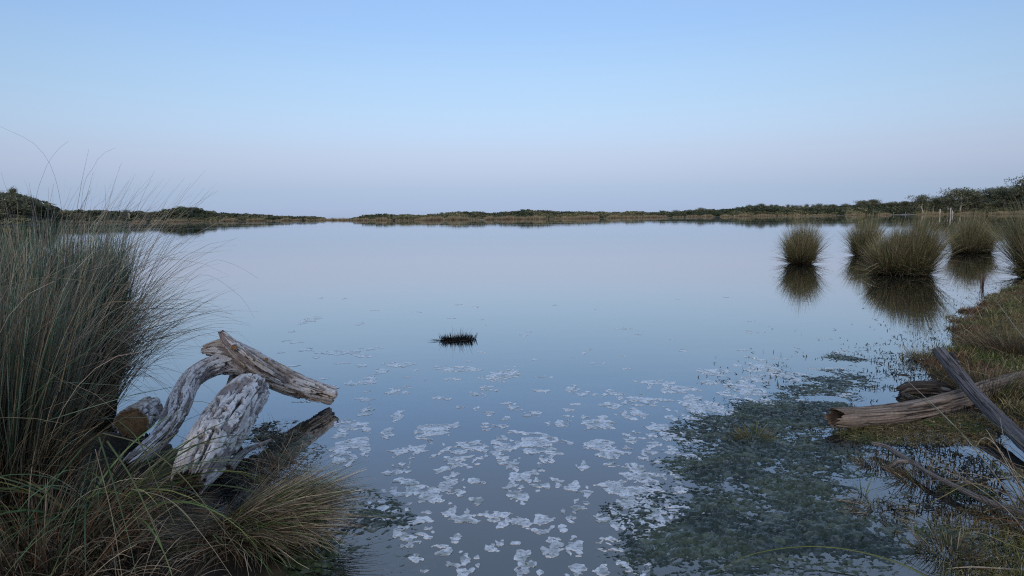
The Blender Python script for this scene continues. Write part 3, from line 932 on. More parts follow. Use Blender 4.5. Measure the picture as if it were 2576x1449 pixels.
rng = np.random.default_rng(601)
RB2 = [p for p in RIGHT_BANK]
xy = scatter(RB2, 70000, rng)
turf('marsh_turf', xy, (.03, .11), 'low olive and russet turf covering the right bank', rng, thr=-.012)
xs = scatter(RB2, 700, rng, lo=.05)
zs = ground_z(xs[:, 0], xs[:, 1])
cb, ct = pick(STRAW + BROWN, len(xs), rng)
Vb, Fb, Cb = blades(np.stack([xs[:, 0], xs[:, 1], zs], -1), rng.uniform(0, 6.28, len(xs)), rng.uniform(.3, 1.2, len(xs)), rng.uniform(.2, 1.0, len(xs)), rng.uniform(.12, .42, len(xs)), rng.uniform(.003, .006, len(xs)), cb, ct, k=6, rng=rng, zmin=.05)
tag(mk('bank_straw', Vb, Fb, M_GRASS, C=Cb), 'loose pale straw stems arching over the turf of the right bank', 'dry grass', kind='stuff')
LOGSIDE = G((2110, 1082), (2300, 1072), (2430, 1040), (2520, 1060), (2480, 1120), (2300, 1118), (2140, 1112))
xy = scatter(LOGSIDE, 5000, rng, lo=-.03)
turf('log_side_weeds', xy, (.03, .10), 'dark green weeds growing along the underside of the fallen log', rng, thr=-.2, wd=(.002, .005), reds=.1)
xy = scatter(RIGHT_MARSH, 16000, rng, lo=-.5)
xy = xy[fbm(xy[:, 0] * 1.5, xy[:, 1] * 1.5, 0, 91, 3) > -.02]
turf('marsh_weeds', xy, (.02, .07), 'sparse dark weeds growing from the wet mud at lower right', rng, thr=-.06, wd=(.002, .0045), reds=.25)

def weed_tuft(px, py, n, L, rad, pal, label, seed, name='grass_tuft', cat='grass tuft', tilt=(.05, .9), group=None, wd=(.002, .004)):
    c = gnd(px, py, .0)
    c[2] = max(float(ground_z(c[0], c[1])), -.03)
    rng = np.random.default_rng(seed)
    return tussock(name, tuple(c), label, [tuft(c, rad, n, L, tilt, (0, .8), wd, pal, rng, k=5)], cat, group)
OLV = [(2, (.06, .06, .02), (.20, .19, .07)), (1, (.05, .04, .02), (.24, .20, .11)), (1, (.03, .05, .02), (.10, .14, .04))]
MOSS = [(1, (.03, .06, .01), (.05, .11, .02))]
weed_tuft(1897, 1102, 220, (.06, .16), .10, OLV, 'small yellow green grass tuft growing out of the floating algae', 701)
weed_tuft(1858, 1105, 90, (.04, .10), .09, [(1, (.05, .05, .035), (.14, .14, .09))], 'thin grey weed just left of the yellow green tuft in the algae', 702)
weed_tuft(2318, 905, 260, (.10, .24), .11, STRAW + OLV, 'pale spiky grass tuft at the water edge above the diagonal log', 703, tilt=(.0, .7))
weed_tuft(2392, 1395, 240, (.06, .17), .13, OLV + BROWN, 'brown green grass tuft near the bottom right corner', 704)
weed_tuft(2335, 1215, 260, (.08, .2), .16, OLV + BROWN, 'straggly olive tuft under the thin dead branch', 705)
weed_tuft(2215, 1175, 240, (.05, .13), .12, OLV + BROWN, 'low mossy tuft beside the fork of the dead branch', 706)
weed_tuft(2170, 1245, 16, (.10, .22), .02, GREEN, 'sprig of upright green shoots in dark water left of the dead branch', 707, tilt=(.0, .35))
weed_tuft(2210, 1285, 160, (.06, .16), .13, OLV + STRAW, 'flattened straw tuft in the marsh below the dead branch fork', 708, tilt=(.5, 1.3))
weed_tuft(2400, 1075, 420, (.03, .08), .17, MOSS, 'bright green moss cushion under the fallen log', 709, name='moss_cushion', cat='moss', tilt=(0, 1.1))
weed_tuft(2430, 1240, 260, (.03, .07), .12, MOSS, 'green moss cushion beside the thin dead branch at right', 710, name='moss_cushion', cat='moss', tilt=(0, 1.1))
weed_tuft(2470, 722, 14, (.3, .55), .03, [(1, (.06, .03, .02), (.12, .06, .05))], 'slender reddish weed stalk standing at the end of the bank', 711, name='weed_stalk', cat='weed', tilt=(0, .12), wd=(.008, .014))
weed_tuft(2490, 1000, 500, (.1, .35), .3, BROWN + OLV, 'brown grass tuft behind the crossing of the two logs', 712)
weed_tuft(2560, 900, 900, (.12, .4), .45, BROWN + OLV, 'tall brown grass patch on the bank at the right edge', 713)

# dark flecks, shoots and bits of weed in the shallows on the right
rng = np.random.default_rng(801)
px = rng.uniform(1750, 2520, 16000)
py = rng.uniform(715, 1300, 16000)
edge = np.interp(py, [715, 770, 830, 900, 960, 1030, 1100, 1200, 1300], [2390, 2330, 2230, 1990, 1860, 1900, 2050, 2140, 2200])
keep = (px - edge) / 170 + rng.normal(0, .8, 16000) > .6
pts = np.array([gnd(a, b) for a, b in zip(px[keep], py[keep])])
cl = fbm(pts[:, 0] * 2.2, pts[:, 1] * 2.2, 0, 93, 3) + rng.normal(0, .1, len(pts)) + .35 * np.exp(-np.abs(poly_sd(pts[:, 0], pts[:, 1], RIGHT_BANK)) / .5)
pts = pts[cl > .03]
n = len(pts)
cb, ct = pick([(3, (.015, .014, .012), (.03, .028, .022)), (1, (.03, .03, .015), (.08, .08, .04))], n, rng)
up = rng.uniform(0, 1, n) < .4
V, F, C = blades(pts - [0, 0, .004], rng.uniform(0, 6.28, n), np.where(up, rng.uniform(0, .5, n), rng.uniform(1.2, 1.55, n)), rng.uniform(0, .4, n), np.where(up, rng.uniform(.012, .05, n), rng.uniform(.02, .08, n)), rng.uniform(.004, .010, n), cb, ct, k=2, rng=rng, zmin=.003)
tag(mk('shallow_water_weed', V, F, M_GRASS, C=C), 'dark shoots and bits of weed poking from the shallows along the right bank', 'water weed', kind='stuff')

# ------------------------------------------------------------------ algae mat: a lumpy floating sheet, water shows between the lumps
ALG1 = G((1640, 1470), (1650, 1390), (1665, 1330), (1705, 1260), (1690, 1200), (1700, 1130), (1735, 1085), (1790, 1055), (1870, 1030), (1970, 1008), (2060, 1000), (2080, 1040), (2085, 1100), (2150, 1150), (2190, 1230), (2240, 1320), (2350, 1470))
ALG2 = G((985, 1470), (930, 1400), (890, 1320), (840, 1270), (790, 1240), (760, 1150), (730, 1085), (650, 1110), (690, 1230), (760, 1330), (840, 1470))
def algae(poly, step, name, label, seed, off=0.0):
    P = np.array(poly)
    x = np.arange(P[:, 0].min() - .4, P[:, 0].max() + .4, step)
    y = np.arange(P[:, 1].min() - .4, P[:, 1].max() + .4, step)
    X, Y = np.meshgrid(x, y)
    X = X + RNG.uniform(-.3, .3, X.shape) * step
    Y = Y + RNG.uniform(-.3, .3, Y.shape) * step
    sd = poly_sd(X, Y, poly) + .30 * fbm(X * 2.2, Y * 2.2, 0, seed, 4)
    wx, wy = X + .03 * vnoise(X * 14, Y * 14, 0, seed + 1), Y + .03 * vnoise(X * 14, Y * 14, 3, seed + 2)
    lump = 1 - np.abs(fbm(wx * 27, wy * 38, 0, seed + 3, 3, .5)) * 3.0
    big = fbm(X * 3.0, Y * 3.0, 0, seed + 5, 4)
    z = .0115 * np.clip(lump, -.7, 1) + .015 * sstep(-.5, .55, sd) + .017 * big - .0105 + off - .03 * sstep(-.15, -.6, sd)
    z = z + .003 * fbm(X * 70, Y * 70, 0, seed + 6, 2)
    nr, na = X.shape
    i = np.arange(nr * na).reshape(nr, na)
    q = np.stack([i[:-1, :-1], i[:-1, 1:], i[1:, 1:], i[1:, :-1]], -1).reshape(-1, 4)
    keep = (z.ravel()[q].max(1) > -.008)
    q = q[keep]
    u, inv = np.unique(q, return_inverse=True)
    n = fbm(X * 4, Y * 4, 0, seed + 9, 3)
    highlight = fbm(X * 22, Y * 22, 0, seed + 10, 3)
    c = mixc((.010, .022, .012), (.03, .046, .02), sstep(-.3, .3, n))
    c = mixc(c, (.11, .14, .10), .5 * sstep(.25, .45, highlight))  # pale flecks: highlights on the wet lumps, painted into the algae colour
    V = np.stack([X, Y, z], -1).reshape(-1, 3)[u]
    o = mk(name, V, inv.reshape(-1, 4), M_ALGAE, C=c.reshape(-1, 3)[u], smooth=True)
    return tag(o, label, 'algae', kind='stuff')
algae(ALG1, .0075, 'algae_mat', 'lumpy dark green algae mat floating over the shallows at lower right', 901)
ALG3 = G((1830, 1030), (1900, 985), (2000, 940), (2120, 895), (2230, 900), (2265, 965), (2200, 1010), (2070, 1020), (1960, 1030))
algae(ALG3, .0095, 'algae_specks', 'thin scatter of algae specks in the bright shallows beyond the fallen log', 941, -.0095)
algae(ALG2, .009, 'algae_mat', 'narrow algae mat along the foot of the drooping grass tussock', 921)

# ------------------------------------------------------------------ foam patches: irregular floating films with holes
FO = [(300,80,60,50),(505,100,60,60),(900,48,40,14),(1010,58,40,18),(1088,88,50,24),(1245,50,80,40),(1355,92,100,32),(1195,120,50,24),(1600,68,50,24),(1600,105,45,12),(1875,32,140,36),(1550,150,180,36),(1800,150,200,70),(2040,85,160,50),(1065,180,60,50),(1170,175,80,40),
(180,165,200,60),(310,190,70,30),(120,230,70,30),(435,218,60,50),(750,195,260,80),(215,310,160,160),(540,310,400,130),(990,300,180,100),(890,370,220,100),(1180,320,120,120),(1250,420,130,90),(1400,250,330,80),(1360,325,100,35),(1480,365,120,90),(1800,290,140,60),(1900,340,220,50),(2120,320,250,90),(1415,455,90,80),(1310,490,150,60),(535,420,90,35),(490,467,160,30),(810,455,110,40),(880,530,220,80),(560,570,200,110),(690,620,220,130),(250,597,45,30),(400,600,35,40),(140,632,60,30),(870,610,90,60),(960,660,180,60),(1260,590,150,110),(1450,550,220,80),(1620,560,120,60),(1880,555,140,90),(2010,600,200,90),(2120,570,180,60),(2200,635,70,50),(2030,700,250,110),(2120,790,80,120),(1680,680,110,70),(1720,615,80,50),(1920,420,150,30),(1700,430,80,50),(2000,490,100,60),(2080,480,80,50),(370,690,120,90),(460,740,120,60),(400,740,140,60),(500,830,90,90),(640,790,210,60),(620,870,200,90),(690,722,60,24),(880,720,160,50),(920,740,120,80),(1040,740,60,40),(1120,780,300,100),(1280,770,80,40),(1400,790,170,100),(1570,725,30,30),(1620,765,50,35),(1780,755,130,50),(1885,770,40,60),(1970,800,120,50),(2215,780,70,70),(2290,760,50,50),(1565,830,50,40),(915,900,110,110),(980,945,80,60),(1090,945,110,60),(1160,920,60,30),(1265,930,60,35),(1550,910,120,80),(1640,950,110,120),(1400,980,240,100),(1320,1040,80,90),(1860,925,130,70),(2060,890,80,80),(1930,970,40,30),(2000,995,40,20),(770,970,130,60),(570,930,80,40),(490,957,35,12),(625,1022,80,50),(910,1040,130,90),(1010,1040,60,60),(940,1110,110,50),(675,1100,30,18),(1300,1100,80,60),(1425,1110,40,40),(1360,1060,90,30),(1670,1090,90,50),(1810,1100,80,50),(1900,1060,160,60),(1980,1090,60,60),(2105,1060,90,60),(2070,1125,70,40),(1600,1130,60,20)]
PATCH = [(805 + u * .3907, 1006.25 + v * .3907, a * .3907, b * .3907) for u, v, a, b in FO]
rng = np.random.default_rng(1001)
PATCH += [(905, 962, 70, 10), (1145, 928, 70, 12), (1175, 928, 60, 10), (940, 935, 50, 10), (840, 888, 60, 8), (910, 880, 90, 8), (1000, 918, 60, 12), (1270, 935, 60, 26), (985, 985, 30, 12), (1340, 908, 40, 8), (1720, 882, 30, 6),
          (1000, 1045, 26, 18), (920, 1036, 26, 26), (780, 805, 30, 16), (740, 920, 60, 12), (880, 1075, 60, 30), (860, 1120, 50, 30), (1440, 985, 60, 22), (1560, 990, 110, 14), (1620, 1010, 80, 14), (1700, 980, 90, 16), (1660, 962, 70, 10), (1790, 935, 70, 14), (1920, 925, 90, 16), (1850, 965, 70, 12), (1980, 940, 60, 10), (1500, 1060, 60, 26), (1590, 1045, 70, 16), (1660, 1075, 60, 18)]
for k in range(120):
    py = 720 + 300 * rng.uniform(0, 1) ** .62
    px = rng.uniform(640, 2150)
    PATCH.append((px, py, rng.uniform(14, 52) * (.45 + .55 * (py - 700) / 300), rng.uniform(3, 9) * (.3 + .8 * (py - 700) / 300)))
for k in range(70):                                      # strewn along the algae edge
    t = rng.uniform(0, 1)
    py = 930 + 420 * t
    px = np.interp(py, [930, 1000, 1100, 1200, 1300, 1400], [1990, 1800, 1670, 1660, 1650, 1640]) + rng.normal(0, 55)
    PATCH.append((px, py, rng.uniform(16, 50), rng.uniform(8, 22)))

def foam_field(x0, x1, y0, y1, step, patches, seed):
    x, y = np.arange(x0, x1, step), np.arange(y0, y1, step)
    X, Y = np.meshgrid(x, y)
    Fm = np.full(X.shape, -3.0)
    for (px, py, a, b) in patches:
        c = gnd(px, py)
        n_, f_ = gnd(px, py + b / 2), gnd(px, py - b / 2)
        hx = a / 2 / FPX * c[1] * 1.05 + .004
        hy = (f_[1] - n_[1]) / 2 + .004
        cy = (f_[1] + n_[1]) / 2
        i0, i1 = np.searchsorted(x, (c[0] - 2 * hx, c[0] + 2 * hx))
        j0, j1 = np.searchsorted(y, (cy - 2 * hy, cy + 2 * hy))
        if i1 <= i0 or j1 <= j0:
            continue
        xx, yy = X[j0:j1, i0:i1], Y[j0:j1, i0:i1]
        fr = 2.4 / math.sqrt(hx * hy)
        k = rng.uniform(-.35, .35) * hx / hy
        d = ((xx - c[0]) / hx) ** 2 + ((yy - cy - k * (xx - c[0]) * .6) / hy) ** 2
        f = .52 - d * .64 + 2.35 * fbm(xx * fr * .62 + .45 * vnoise(xx * 8, yy * 8, 1, seed), yy * fr * .42 + .45 * vnoise(xx * 8, yy * 8, 7, seed), px, seed, 4, .62)
        Fm[j0:j1, i0:i1] = np.maximum(Fm[j0:j1, i0:i1], f)
    hol = fbm(X * 17, Y * 15, 2, seed + 5, 4, .65)
    thin = fbm(X * 3, Y * 3, 4, seed + 6, 2)
    Fm = np.minimum(Fm, (.22 - .2 * thin - hol) * 3)
    return X, Y, Fm

def foam_polys(X, Y, Fm):
    nr, na = X.shape
    pos = Fm > 0
    cnt = pos[:-1, :-1].astype(int) + pos[:-1, 1:] + pos[1:, 1:] + pos[1:, :-1]
    vert, V, F = {}, [], []
    def corner(j, i):
        k = ('c', j, i)
        if k not in vert:
            vert[k] = len(V)
            V.append((X[j, i], Y[j, i]))
        return vert[k]
    def edge(a, b):
        k = (a, b) if a < b else (b, a)
        if k not in vert:
            fa, fb = Fm[k[0]], Fm[k[1]]
            t = fa / (fa - fb)
            vert[k] = len(V)
            V.append((X[k[0]] + t * (X[k[1]] - X[k[0]]), Y[k[0]] + t * (Y[k[1]] - Y[k[0]])))
        return vert[k]
    for j, i in zip(*np.nonzero(cnt)):
        cs = [(j, i), (j, i + 1), (j + 1, i + 1), (j + 1, i)]
        if cnt[j, i] == 4:
            F.append([corner(*c) for c in cs])
            continue
        poly = []
        for a, b in zip(cs, cs[1:] + cs[:1]):
            if pos[a]:
                poly.append(corner(*a))
            if pos[a] != pos[b]:
                poly.append(edge(a, b))
        if len(poly) >= 3:
            F.append(poly)
    return np.array(V), F

def foam_components(V, F):
    par = list(range(len(V)))
    def find(a):
        while par[a] != a:
            par[a] = par[par[a]]
            a = par[a]
        return a
    for f in F:
        r0 = find(f[0])
        for v in f[1:]:
            par[find(v)] = r0
    comp = {}
    for f in F:
        comp.setdefault(find(f[0]), []).append(f)
    return list(comp.values())

def foam_mesh(name, V, faces, z=.0028):
    ids = sorted({v for f in faces for v in f})
    m = {v: k for k, v in enumerate(ids)}
    P = V[ids]
    n = len(ids)
    top = [tuple(m[v] for v in f) for f in faces]
    cnt = {}
    for f in top:
        for a, b in zip(f, f[1:] + f[:1]):
            cnt[(a, b)] = cnt.get((a, b), 0) + 1
    rim = [(a, b) for (a, b) in cnt if (b, a) not in cnt]
    zz = z + .001 * fbm(P[:, 0] * 25, P[:, 1] * 25, 0, 333, 2)
    VV = np.concatenate([np.column_stack([P, zz]), np.column_stack([P, np.full(n, -.004)])])
    faces2 = top + [(b, a, a + n, b + n) for a, b in rim]
    c = P.mean(0)
    me = bpy.data.meshes.new(name)
    me.from_pydata((VV - [c[0], c[1], 0]).tolist(), [], faces2)
    ca = me.color_attributes.new('Col', 'FLOAT_COLOR', 'POINT')
    g = sstep(.12, .4, fbm(VV[:, 0] * 20, VV[:, 1] * 20, 0, 555, 3, .6))
    cc = mixc((.64, .68, .72), (.26, .30, .27), g * .8)
    cc4 = np.ones((len(VV), 4), np.float32)
    cc4[:, :3] = cc
    ca.data.foreach_set('color', cc4.ravel())
    me.materials.append(M_FOAM)
    o = bpy.data.objects.new(name, me)
    o.location = (c[0], c[1], 0)
    COL.objects.link(o)
    return o

def poly_area(V, f):
    a = V[f]
    return .5 * abs(np.sum(a[:, 0] * np.roll(a[:, 1], -1) - np.roll(a[:, 0], -1) * a[:, 1]))
near_p = [p for p in PATCH if gnd(p[0], p[1])[1] < 7.2]
far_p = [p for p in PATCH if gnd(p[0], p[1])[1] >= 7.2]
comps = []
for args in ((-3.2, 4.2, 2.6, 7.4, .012, near_p, 1101), (-6, 9, 7.0, 17, .035, far_p, 1201)):
    V, F = foam_polys(*foam_field(*args))
    for fs in foam_components(V, F):
        A = sum(poly_area(V, f) for f in fs)
        c = V[fs[0][0]]
        comps.append((A * args[4] ** 0 / c[1] ** 3, A, V, fs))
comps.sort(key=lambda t: -t[0])
NF = 0
small = []
picked = []
for sc_, A, V, fs in comps:
    if len(picked) < 170 and sc_ > 2.0e-5:
        picked.append((V, fs, A))
    elif A > 2e-4:
        small.append((V, fs))
BANDS = [(3.05, 'along the bottom edge'), (3.4, 'just above the bottom edge'), (3.8, 'level with the drooping tussock'), (4.3, 'level with the dead branch'), (4.8, 'level with the broken log'),
         (5.4, 'level with the fallen log'), (6.2, 'level with the driftwood tip'), (7.5, 'level with the charred branch'), (9.5, 'level with the black clump'), (99, 'beyond the black clump')]
ORDN = ['first', 'second', 'third', 'fourth', 'fifth', 'sixth', 'seventh', 'eighth', 'ninth', 'tenth', 'eleventh', 'twelfth', 'thirteenth', 'fourteenth', 'fifteenth', 'sixteenth', 'seventeenth', 'eighteenth', 'nineteenth', 'twentieth', 'twenty-first', 'twenty-second', 'twenty-third', 'twenty-fourth', 'twenty-fifth', 'twenty-sixth', 'twenty-seventh', 'twenty-eighth', 'twenty-ninth', 'thirtieth']
rows = {}
for V, fs, A in picked:
    P = V[sorted({v for f in fs for v in f})]
    c = P.mean(0)
    b = next(k for k, (lim, _) in enumerate(BANDS) if c[1] < lim)
    w_, h_ = np.ptp(P[:, 0]), np.ptp(P[:, 1])
    shape = ('long' if w_ > 2.2 * h_ else 'broad' if A > .03 else 'small') + (' ragged' if A < .55 * w_ * h_ else ' rounded')
    rows.setdefault(b, []).append((c[0] / c[1], shape, V, fs))
for b in sorted(rows):
    for k, (_, shape, V, fs) in enumerate(sorted(rows[b], key=lambda t: t[0])):
        m_ = len(rows[b]) - 1 - k
        nth = ORDN[k] + ' from left' if k <= m_ else ORDN[m_] + ' from right'
        o = foam_mesh('foam_patch', V, fs)
        tag(o, '%s foam patch, %s of those %s' % (shape, nth, BANDS[b][1]), 'foam', 'pale foam patches on the water')
        NF += 1
allV, allF, n = [], [], 0
for V, fs in small:
    ids = sorted({v for f in fs for v in f})
    m = {v: k + n for k, v in enumerate(ids)}
    allV.append(V[ids])
    allF += [[m[v] for v in f] for f in fs]
    n += len(ids)
if allF:
    o = foam_mesh('foam_flecks', np.concatenate(allV), allF, .0026)
    tag(o, 'small scattered foam flecks and thin films strewn over the lake', 'foam', kind='stuff')
print('foam patches', NF, 'small', len(small))

# ------------------------------------------------------------------ far shore: reeds, scrub, trees, posts
def far_point(px, inside):
    S = float(far_shore(np.array([px]))[0])
    Y = S + inside
    X = (px - CX) / FPX * Y
    return X, Y

def leaf_clump(n, rx, ry, rz, size, rng, hollow=.35):
    """leaf-sized quads through an ellipsoid"""
    d = rng.normal(0, 1, (n, 3))
    d /= np.linalg.norm(d, axis=1, keepdims=True)
    rad = rng.uniform(hollow, 1, (n, 1)) ** .5
    c = d * rad * [rx, ry, rz]
    a = rng.normal(0, 1, (n, 3))
    a /= np.linalg.norm(a, axis=1, keepdims=True)
    b = np.cross(a, d + rng.normal(0, .35, (n, 3)))
    b /= np.maximum(np.linalg.norm(b, axis=1, keepdims=True), 1e-6)
    s = (size * rng.uniform(.6, 1.4, (n, 1)))
    V = np.stack([c - a * s, c - b * s * .55, c + a * s, c + b * s * .55], 1).reshape(-1, 3)
    F = np.arange(4 * n).reshape(n, 4)
    return V, F

def scrub(name, x0, x1, n, label, seed, hcap=4.4, pal=None, near=8, far_=95):
    rng = np.random.default_rng(seed)
    parts = []
    variants = []
    for k in range(6):
        q = []
        for j in range(4):
            v, f = leaf_clump(70, .62, .62, .42, .13, rng)
            off = np.array([rng.uniform(-.5, .5), rng.uniform(-.5, .5), rng.uniform(.2, .55)])
            q.append((v + off, f, np.ones((len(v), 3))))
        V, F, _ = joinVF(q)
        V[:, 2] = np.maximum(V[:, 2], -.05)
        variants.append((V, F))
    for k in range(n):
        px = rng.uniform(x0, x1)
        ins = near + (far_ - near) * rng.uniform(0, 1) if k % 5 else rng.uniform(48, 74)
        X, Y = far_point(px, ins)
        gz = float(ground_z(np.array([X]), np.array([Y]))[0])
        cap = float(top_height(np.array([px]), np.array([Y]))[0]) + rng.uniform(-.8, .6)
        h = min(rng.uniform(1.3, hcap) * (.45 + .55 * min(1, ins / 45)), max(.7, cap - gz))
        V, F = variants[k % 6]
        wd = h * rng.uniform(1.0, 1.9)
        a = rng.uniform(0, 6.28)
        R = np.array([[math.cos(a), -math.sin(a), 0], [math.sin(a), math.cos(a), 0], [0, 0, 1]])
        VV = (V * [wd, wd, h]) @ R.T + [X, Y, gz - .1]
        t = np.clip(.5 + .9 * float(vnoise(X / 22, Y / 30, 0, 61)) + rng.normal(0, .25), 0, 1)
        base = mixc((.06, .076, .04), (.20, .19, .10), np.array(t))
        cc = base * np.exp(rng.normal(0, .2, (len(V) // 4, 1))).repeat(4, 0)
        parts.append((VV, F, cc))
    V, F, C = joinVF(parts)
    return tag(mk(name, V, F, M_LEAF, C=C), label, 'scrub', kind='stuff')
scrub('coastal_scrub', 120, 822, 620, 'dense olive scrub over the low dune on the far left shore', 1301)
scrub('coastal_scrub', 893, 1840, 820, 'dense olive scrub over the long low dune across the middle of the far shore', 1302)
scrub('coastal_scrub', 1840, 2640, 620, 'dark scrub under the gum trees on the far right shore', 1303, 5.5)
scrub('coastal_scrub', -160, 130, 220, 'scrub on the near headland at the far left edge', 1304, 4.5)

def reeds(name, x0, x1, n, h, label, seed, ins=(-2, 5), pal=None):
    rng = np.random.default_rng(seed)
    px = rng.uniform(x0, x1, n)
    dens = vnoise(px / 22, 0, 0, seed) + .6 * vnoise(px / 7, 0, 0, seed + 1)
    ok = dens > rng.uniform(-1.2, .2, n)
    px, dens = px[ok], dens[ok]
    n = len(px)
    S = far_shore(px)
    Y = S + rng.uniform(ins[0], ins[1], n)
    X = (px - CX) / FPX * Y
    cb, ct = pick(pal or [(3, (.20, .15, .09), (.44, .35, .23)), (2, (.16, .14, .07), (.35, .30, .17)), (1, (.14, .085, .05), (.34, .225, .145))], n, rng, .25)
    L = h * rng.uniform(.5, 1.1, n) * (1 + .35 * np.clip(dens, -1, 1))
    V, F, C = blades(np.stack([X, Y, np.full(n, -.15)], -1), rng.uniform(0, 6.28, n), rng.uniform(0, .25, n), rng.uniform(0, .5, n), L, rng.uniform(.05, .14, n), cb, ct, k=2, rng=rng)
    return tag(mk(name, V, F, M_GRASS, C=C), label, 'reeds', kind='stuff')
reeds('reed_fringe', 120, 850, 17000, 1.6, 'tan reeds along the foot of the left dune', 1401)
reeds('reed_fringe', 840, 1560, 15000, 1.5, 'russet reeds on the low spit in the middle of the far shore', 1402)
reeds('reed_fringe', 1540, 2240, 12000, 1.4, 'olive tan reeds along the foot of the right dune', 1403)
reeds('reed_fringe', 2300, 2660, 9000, 1.5, 'pale grass along the shore beneath the gum trees', 1404, ins=(-4, 14))

def tree_meshes(seed, h, spread, crown, lean=0.0, nleaf=1500, umbrella=True):
    """tapered trunk with limbs, and a broken crown of leaf clumps"""
    rng = np.random.default_rng(seed)
    tips, segs = [], []
    def grow(p, d, L, r, lev):
        k = 3
        pts = [p]
        dd = d.copy()
        for i in range(k):
            dd = dd + rng.normal(0, .13, 3)
            dd[2] += .06
            dd /= np.linalg.norm(dd)
            pts.append(pts[-1] + dd * L / k)
        segs.append((pts, r, r * .62))
        if lev < 2:
            tips.append((pts[-1], r))
            tips.append((pts[2] + rng.normal(0, .25, 3), r))
        if lev == 0:
            return
        m = 3 if lev == 2 else 2
        for j in range(m):
            a = rng.uniform(0, 6.28) + j * 6.28 / m
            sp = spread * rng.uniform(.6, 1.2)
            nd = dd + sp * np.array([math.cos(a), math.sin(a), rng.uniform(-.15, .25)])
            nd /= np.linalg.norm(nd)
            grow(pts[-1], nd, L * rng.uniform(.6, .85), r * .6, lev - 1)
    d0 = np.array([lean, 0, 1.0])
    d0 /= np.linalg.norm(d0)
    grow(np.array([0, 0, -.2]), d0, h * .34, h * .028, 2)
    Vs, Fs, n = [], [], 0
    for pts, r0, r1 in segs:
        P = np.array(pts)
        for i, q in enumerate(P):
            rr = r0 + (r1 - r0) * i / (len(P) - 1)
            a = np.arange(6) * math.pi / 3
            t = P[min(i + 1, len(P) - 1)] - P[max(i - 1, 0)]
            t /= np.linalg.norm(t)
            u = np.cross(t, [.3, 1, .1])
            u /= np.linalg.norm(u)
            w_ = np.cross(t, u)
            Vs.append(q + rr * (np.cos(a)[:, None] * u + np.sin(a)[:, None] * w_))
        for i in range(len(P) - 1):
            for j in range(6):
                Fs.append((n + i * 6 + j, n + i * 6 + (j + 1) % 6, n + i * 6 + 6 + (j + 1) % 6, n + i * 6 + 6 + j))
        n += 6 * len(P)
    TV, TF = np.concatenate(Vs), np.array(Fs)
    parts = []
    zt = max(t[0][2] for t in tips)
    for q, r in tips:
        m = 1 + (rng.uniform() < .6)
        for j in range(m):
            sz = crown * h * rng.uniform(.11, .19)
            v, f = leaf_clump(max(30, nleaf // (len(tips) * 2)), sz * 1.25, sz * 1.25, sz * (.85 if umbrella else 1.0), h * .022, rng, .1)
            off = rng.normal(0, sz * .55, 3)
            off[2] = abs(off[2]) * .4
            t = rng.uniform(0, 1)
            base = np.array([.08, .094, .055]) * (1 - t) + np.array([.20, .205, .13]) * t
            parts.append((v + q + off, f, base * np.exp(rng.normal(0, .25, (len(f), 1))).repeat(4, 0)))
    CV, CF, CC = joinVF(parts)
    k = h / max(CV[:, 2].max(), .1)
    return TV * k, TF, CV * k, CF, CC
PROTO = {}
def far_tree(name, px, top, ins, label, seed, group, spread=.75, crown=1.0, bark=(.16, .14, .12), lean=0.0, umbrella=True, cat='tree', nleaf=3600, wide=1.0):
    X, Y = far_point(px, ins)
    gz = max(float(ground_z(np.array([X]), np.array([Y]))[0]), .1)
    ht = CAM_H + (hz(px) - top) / FPX * Y - gz
    e = empty(name, (X, Y, gz), label, cat, group)
    key = (seed, spread, crown, bark, lean, umbrella)
    if key not in PROTO:
        TV, TF, CV, CF, CC = tree_meshes(seed, 10.0, spread, crown, lean, nleaf, umbrella)
        PROTO[key] = (TV, TF, CV, CF, CC)
    TV, TF, CV, CF, CC = PROTO[key]
    s = np.array([wide, wide, 1]) * ht / 10.0
    mk('trunk', TV * s, TF, M_TRUNK, e, np.tile(bark, (len(TV), 1)))
    mk('crown', CV * s, CF, M_LEAF, e, CC)
    return e
GUM = (.36, .33, .29)
for i, (px, top, ins, label, wide, bark) in enumerate([
    (2165, 502, 40, 'domed gum tree at the left end of the right shore grove', 1.3, (.12, .11, .09)),
    (2200, 499, 34, 'broad dark gum tree second from the left in the grove', 1.3, (.12, .11, .09)),
    (2238, 506, 40, 'low rounded gum tree in the dip of the right shore grove', 1.4, (.12, .11, .09)),
    (2275, 504, 42, 'dark bushy gum tree left of the tall pale trunked pair', 1.4, (.12, .11, .09)),
    (2318, 486, 11, 'tall spreading gum with pale forked trunk, left of the tallest', 1.2, GUM),
    (2345, 492, 11, 'slim pale trunked gum leaning beside the tallest gum', 1.0, GUM),
    (2378, 484, 11, 'gum tree with white branching limbs below an open crown', 1.2, GUM),
    (2412, 468, 11, 'tallest flat crowned gum with white limbs on the right shore', 1.25, GUM),
    (2448, 478, 36, 'dense gum crown just right of the tallest gum', 1.3, (.2, .18, .15)),
    (2485, 470, 38, 'tall rounded gum crown near the right end of the grove', 1.3, (.2, .18, .15)),
    (2520, 468, 34, 'leafy gum second from the right edge of the picture', 1.3, (.16, .14, .12)),
    (2552, 462, 36, 'dark gum close to the right edge of the picture', 1.3, (.14, .12, .1)),
    (2582, 436, 30, 'highest gum crown cut off by the right edge', 1.2, (.2, .18, .15)),
    (2125, 510, 44, 'small dark tree left of the domed gum', 1.4, (.1, .09, .08)),
    (2090, 512, 48, 'low dark tree at the end of the skyline tree row', 1.4, (.1, .09, .08))]):
    far_tree('gum_tree', px, top, ins, label, 1500 + i % 7, 'gum trees on the right shore', .62, 1.2, bark, wide=wide, umbrella=(i % 3 != 2))
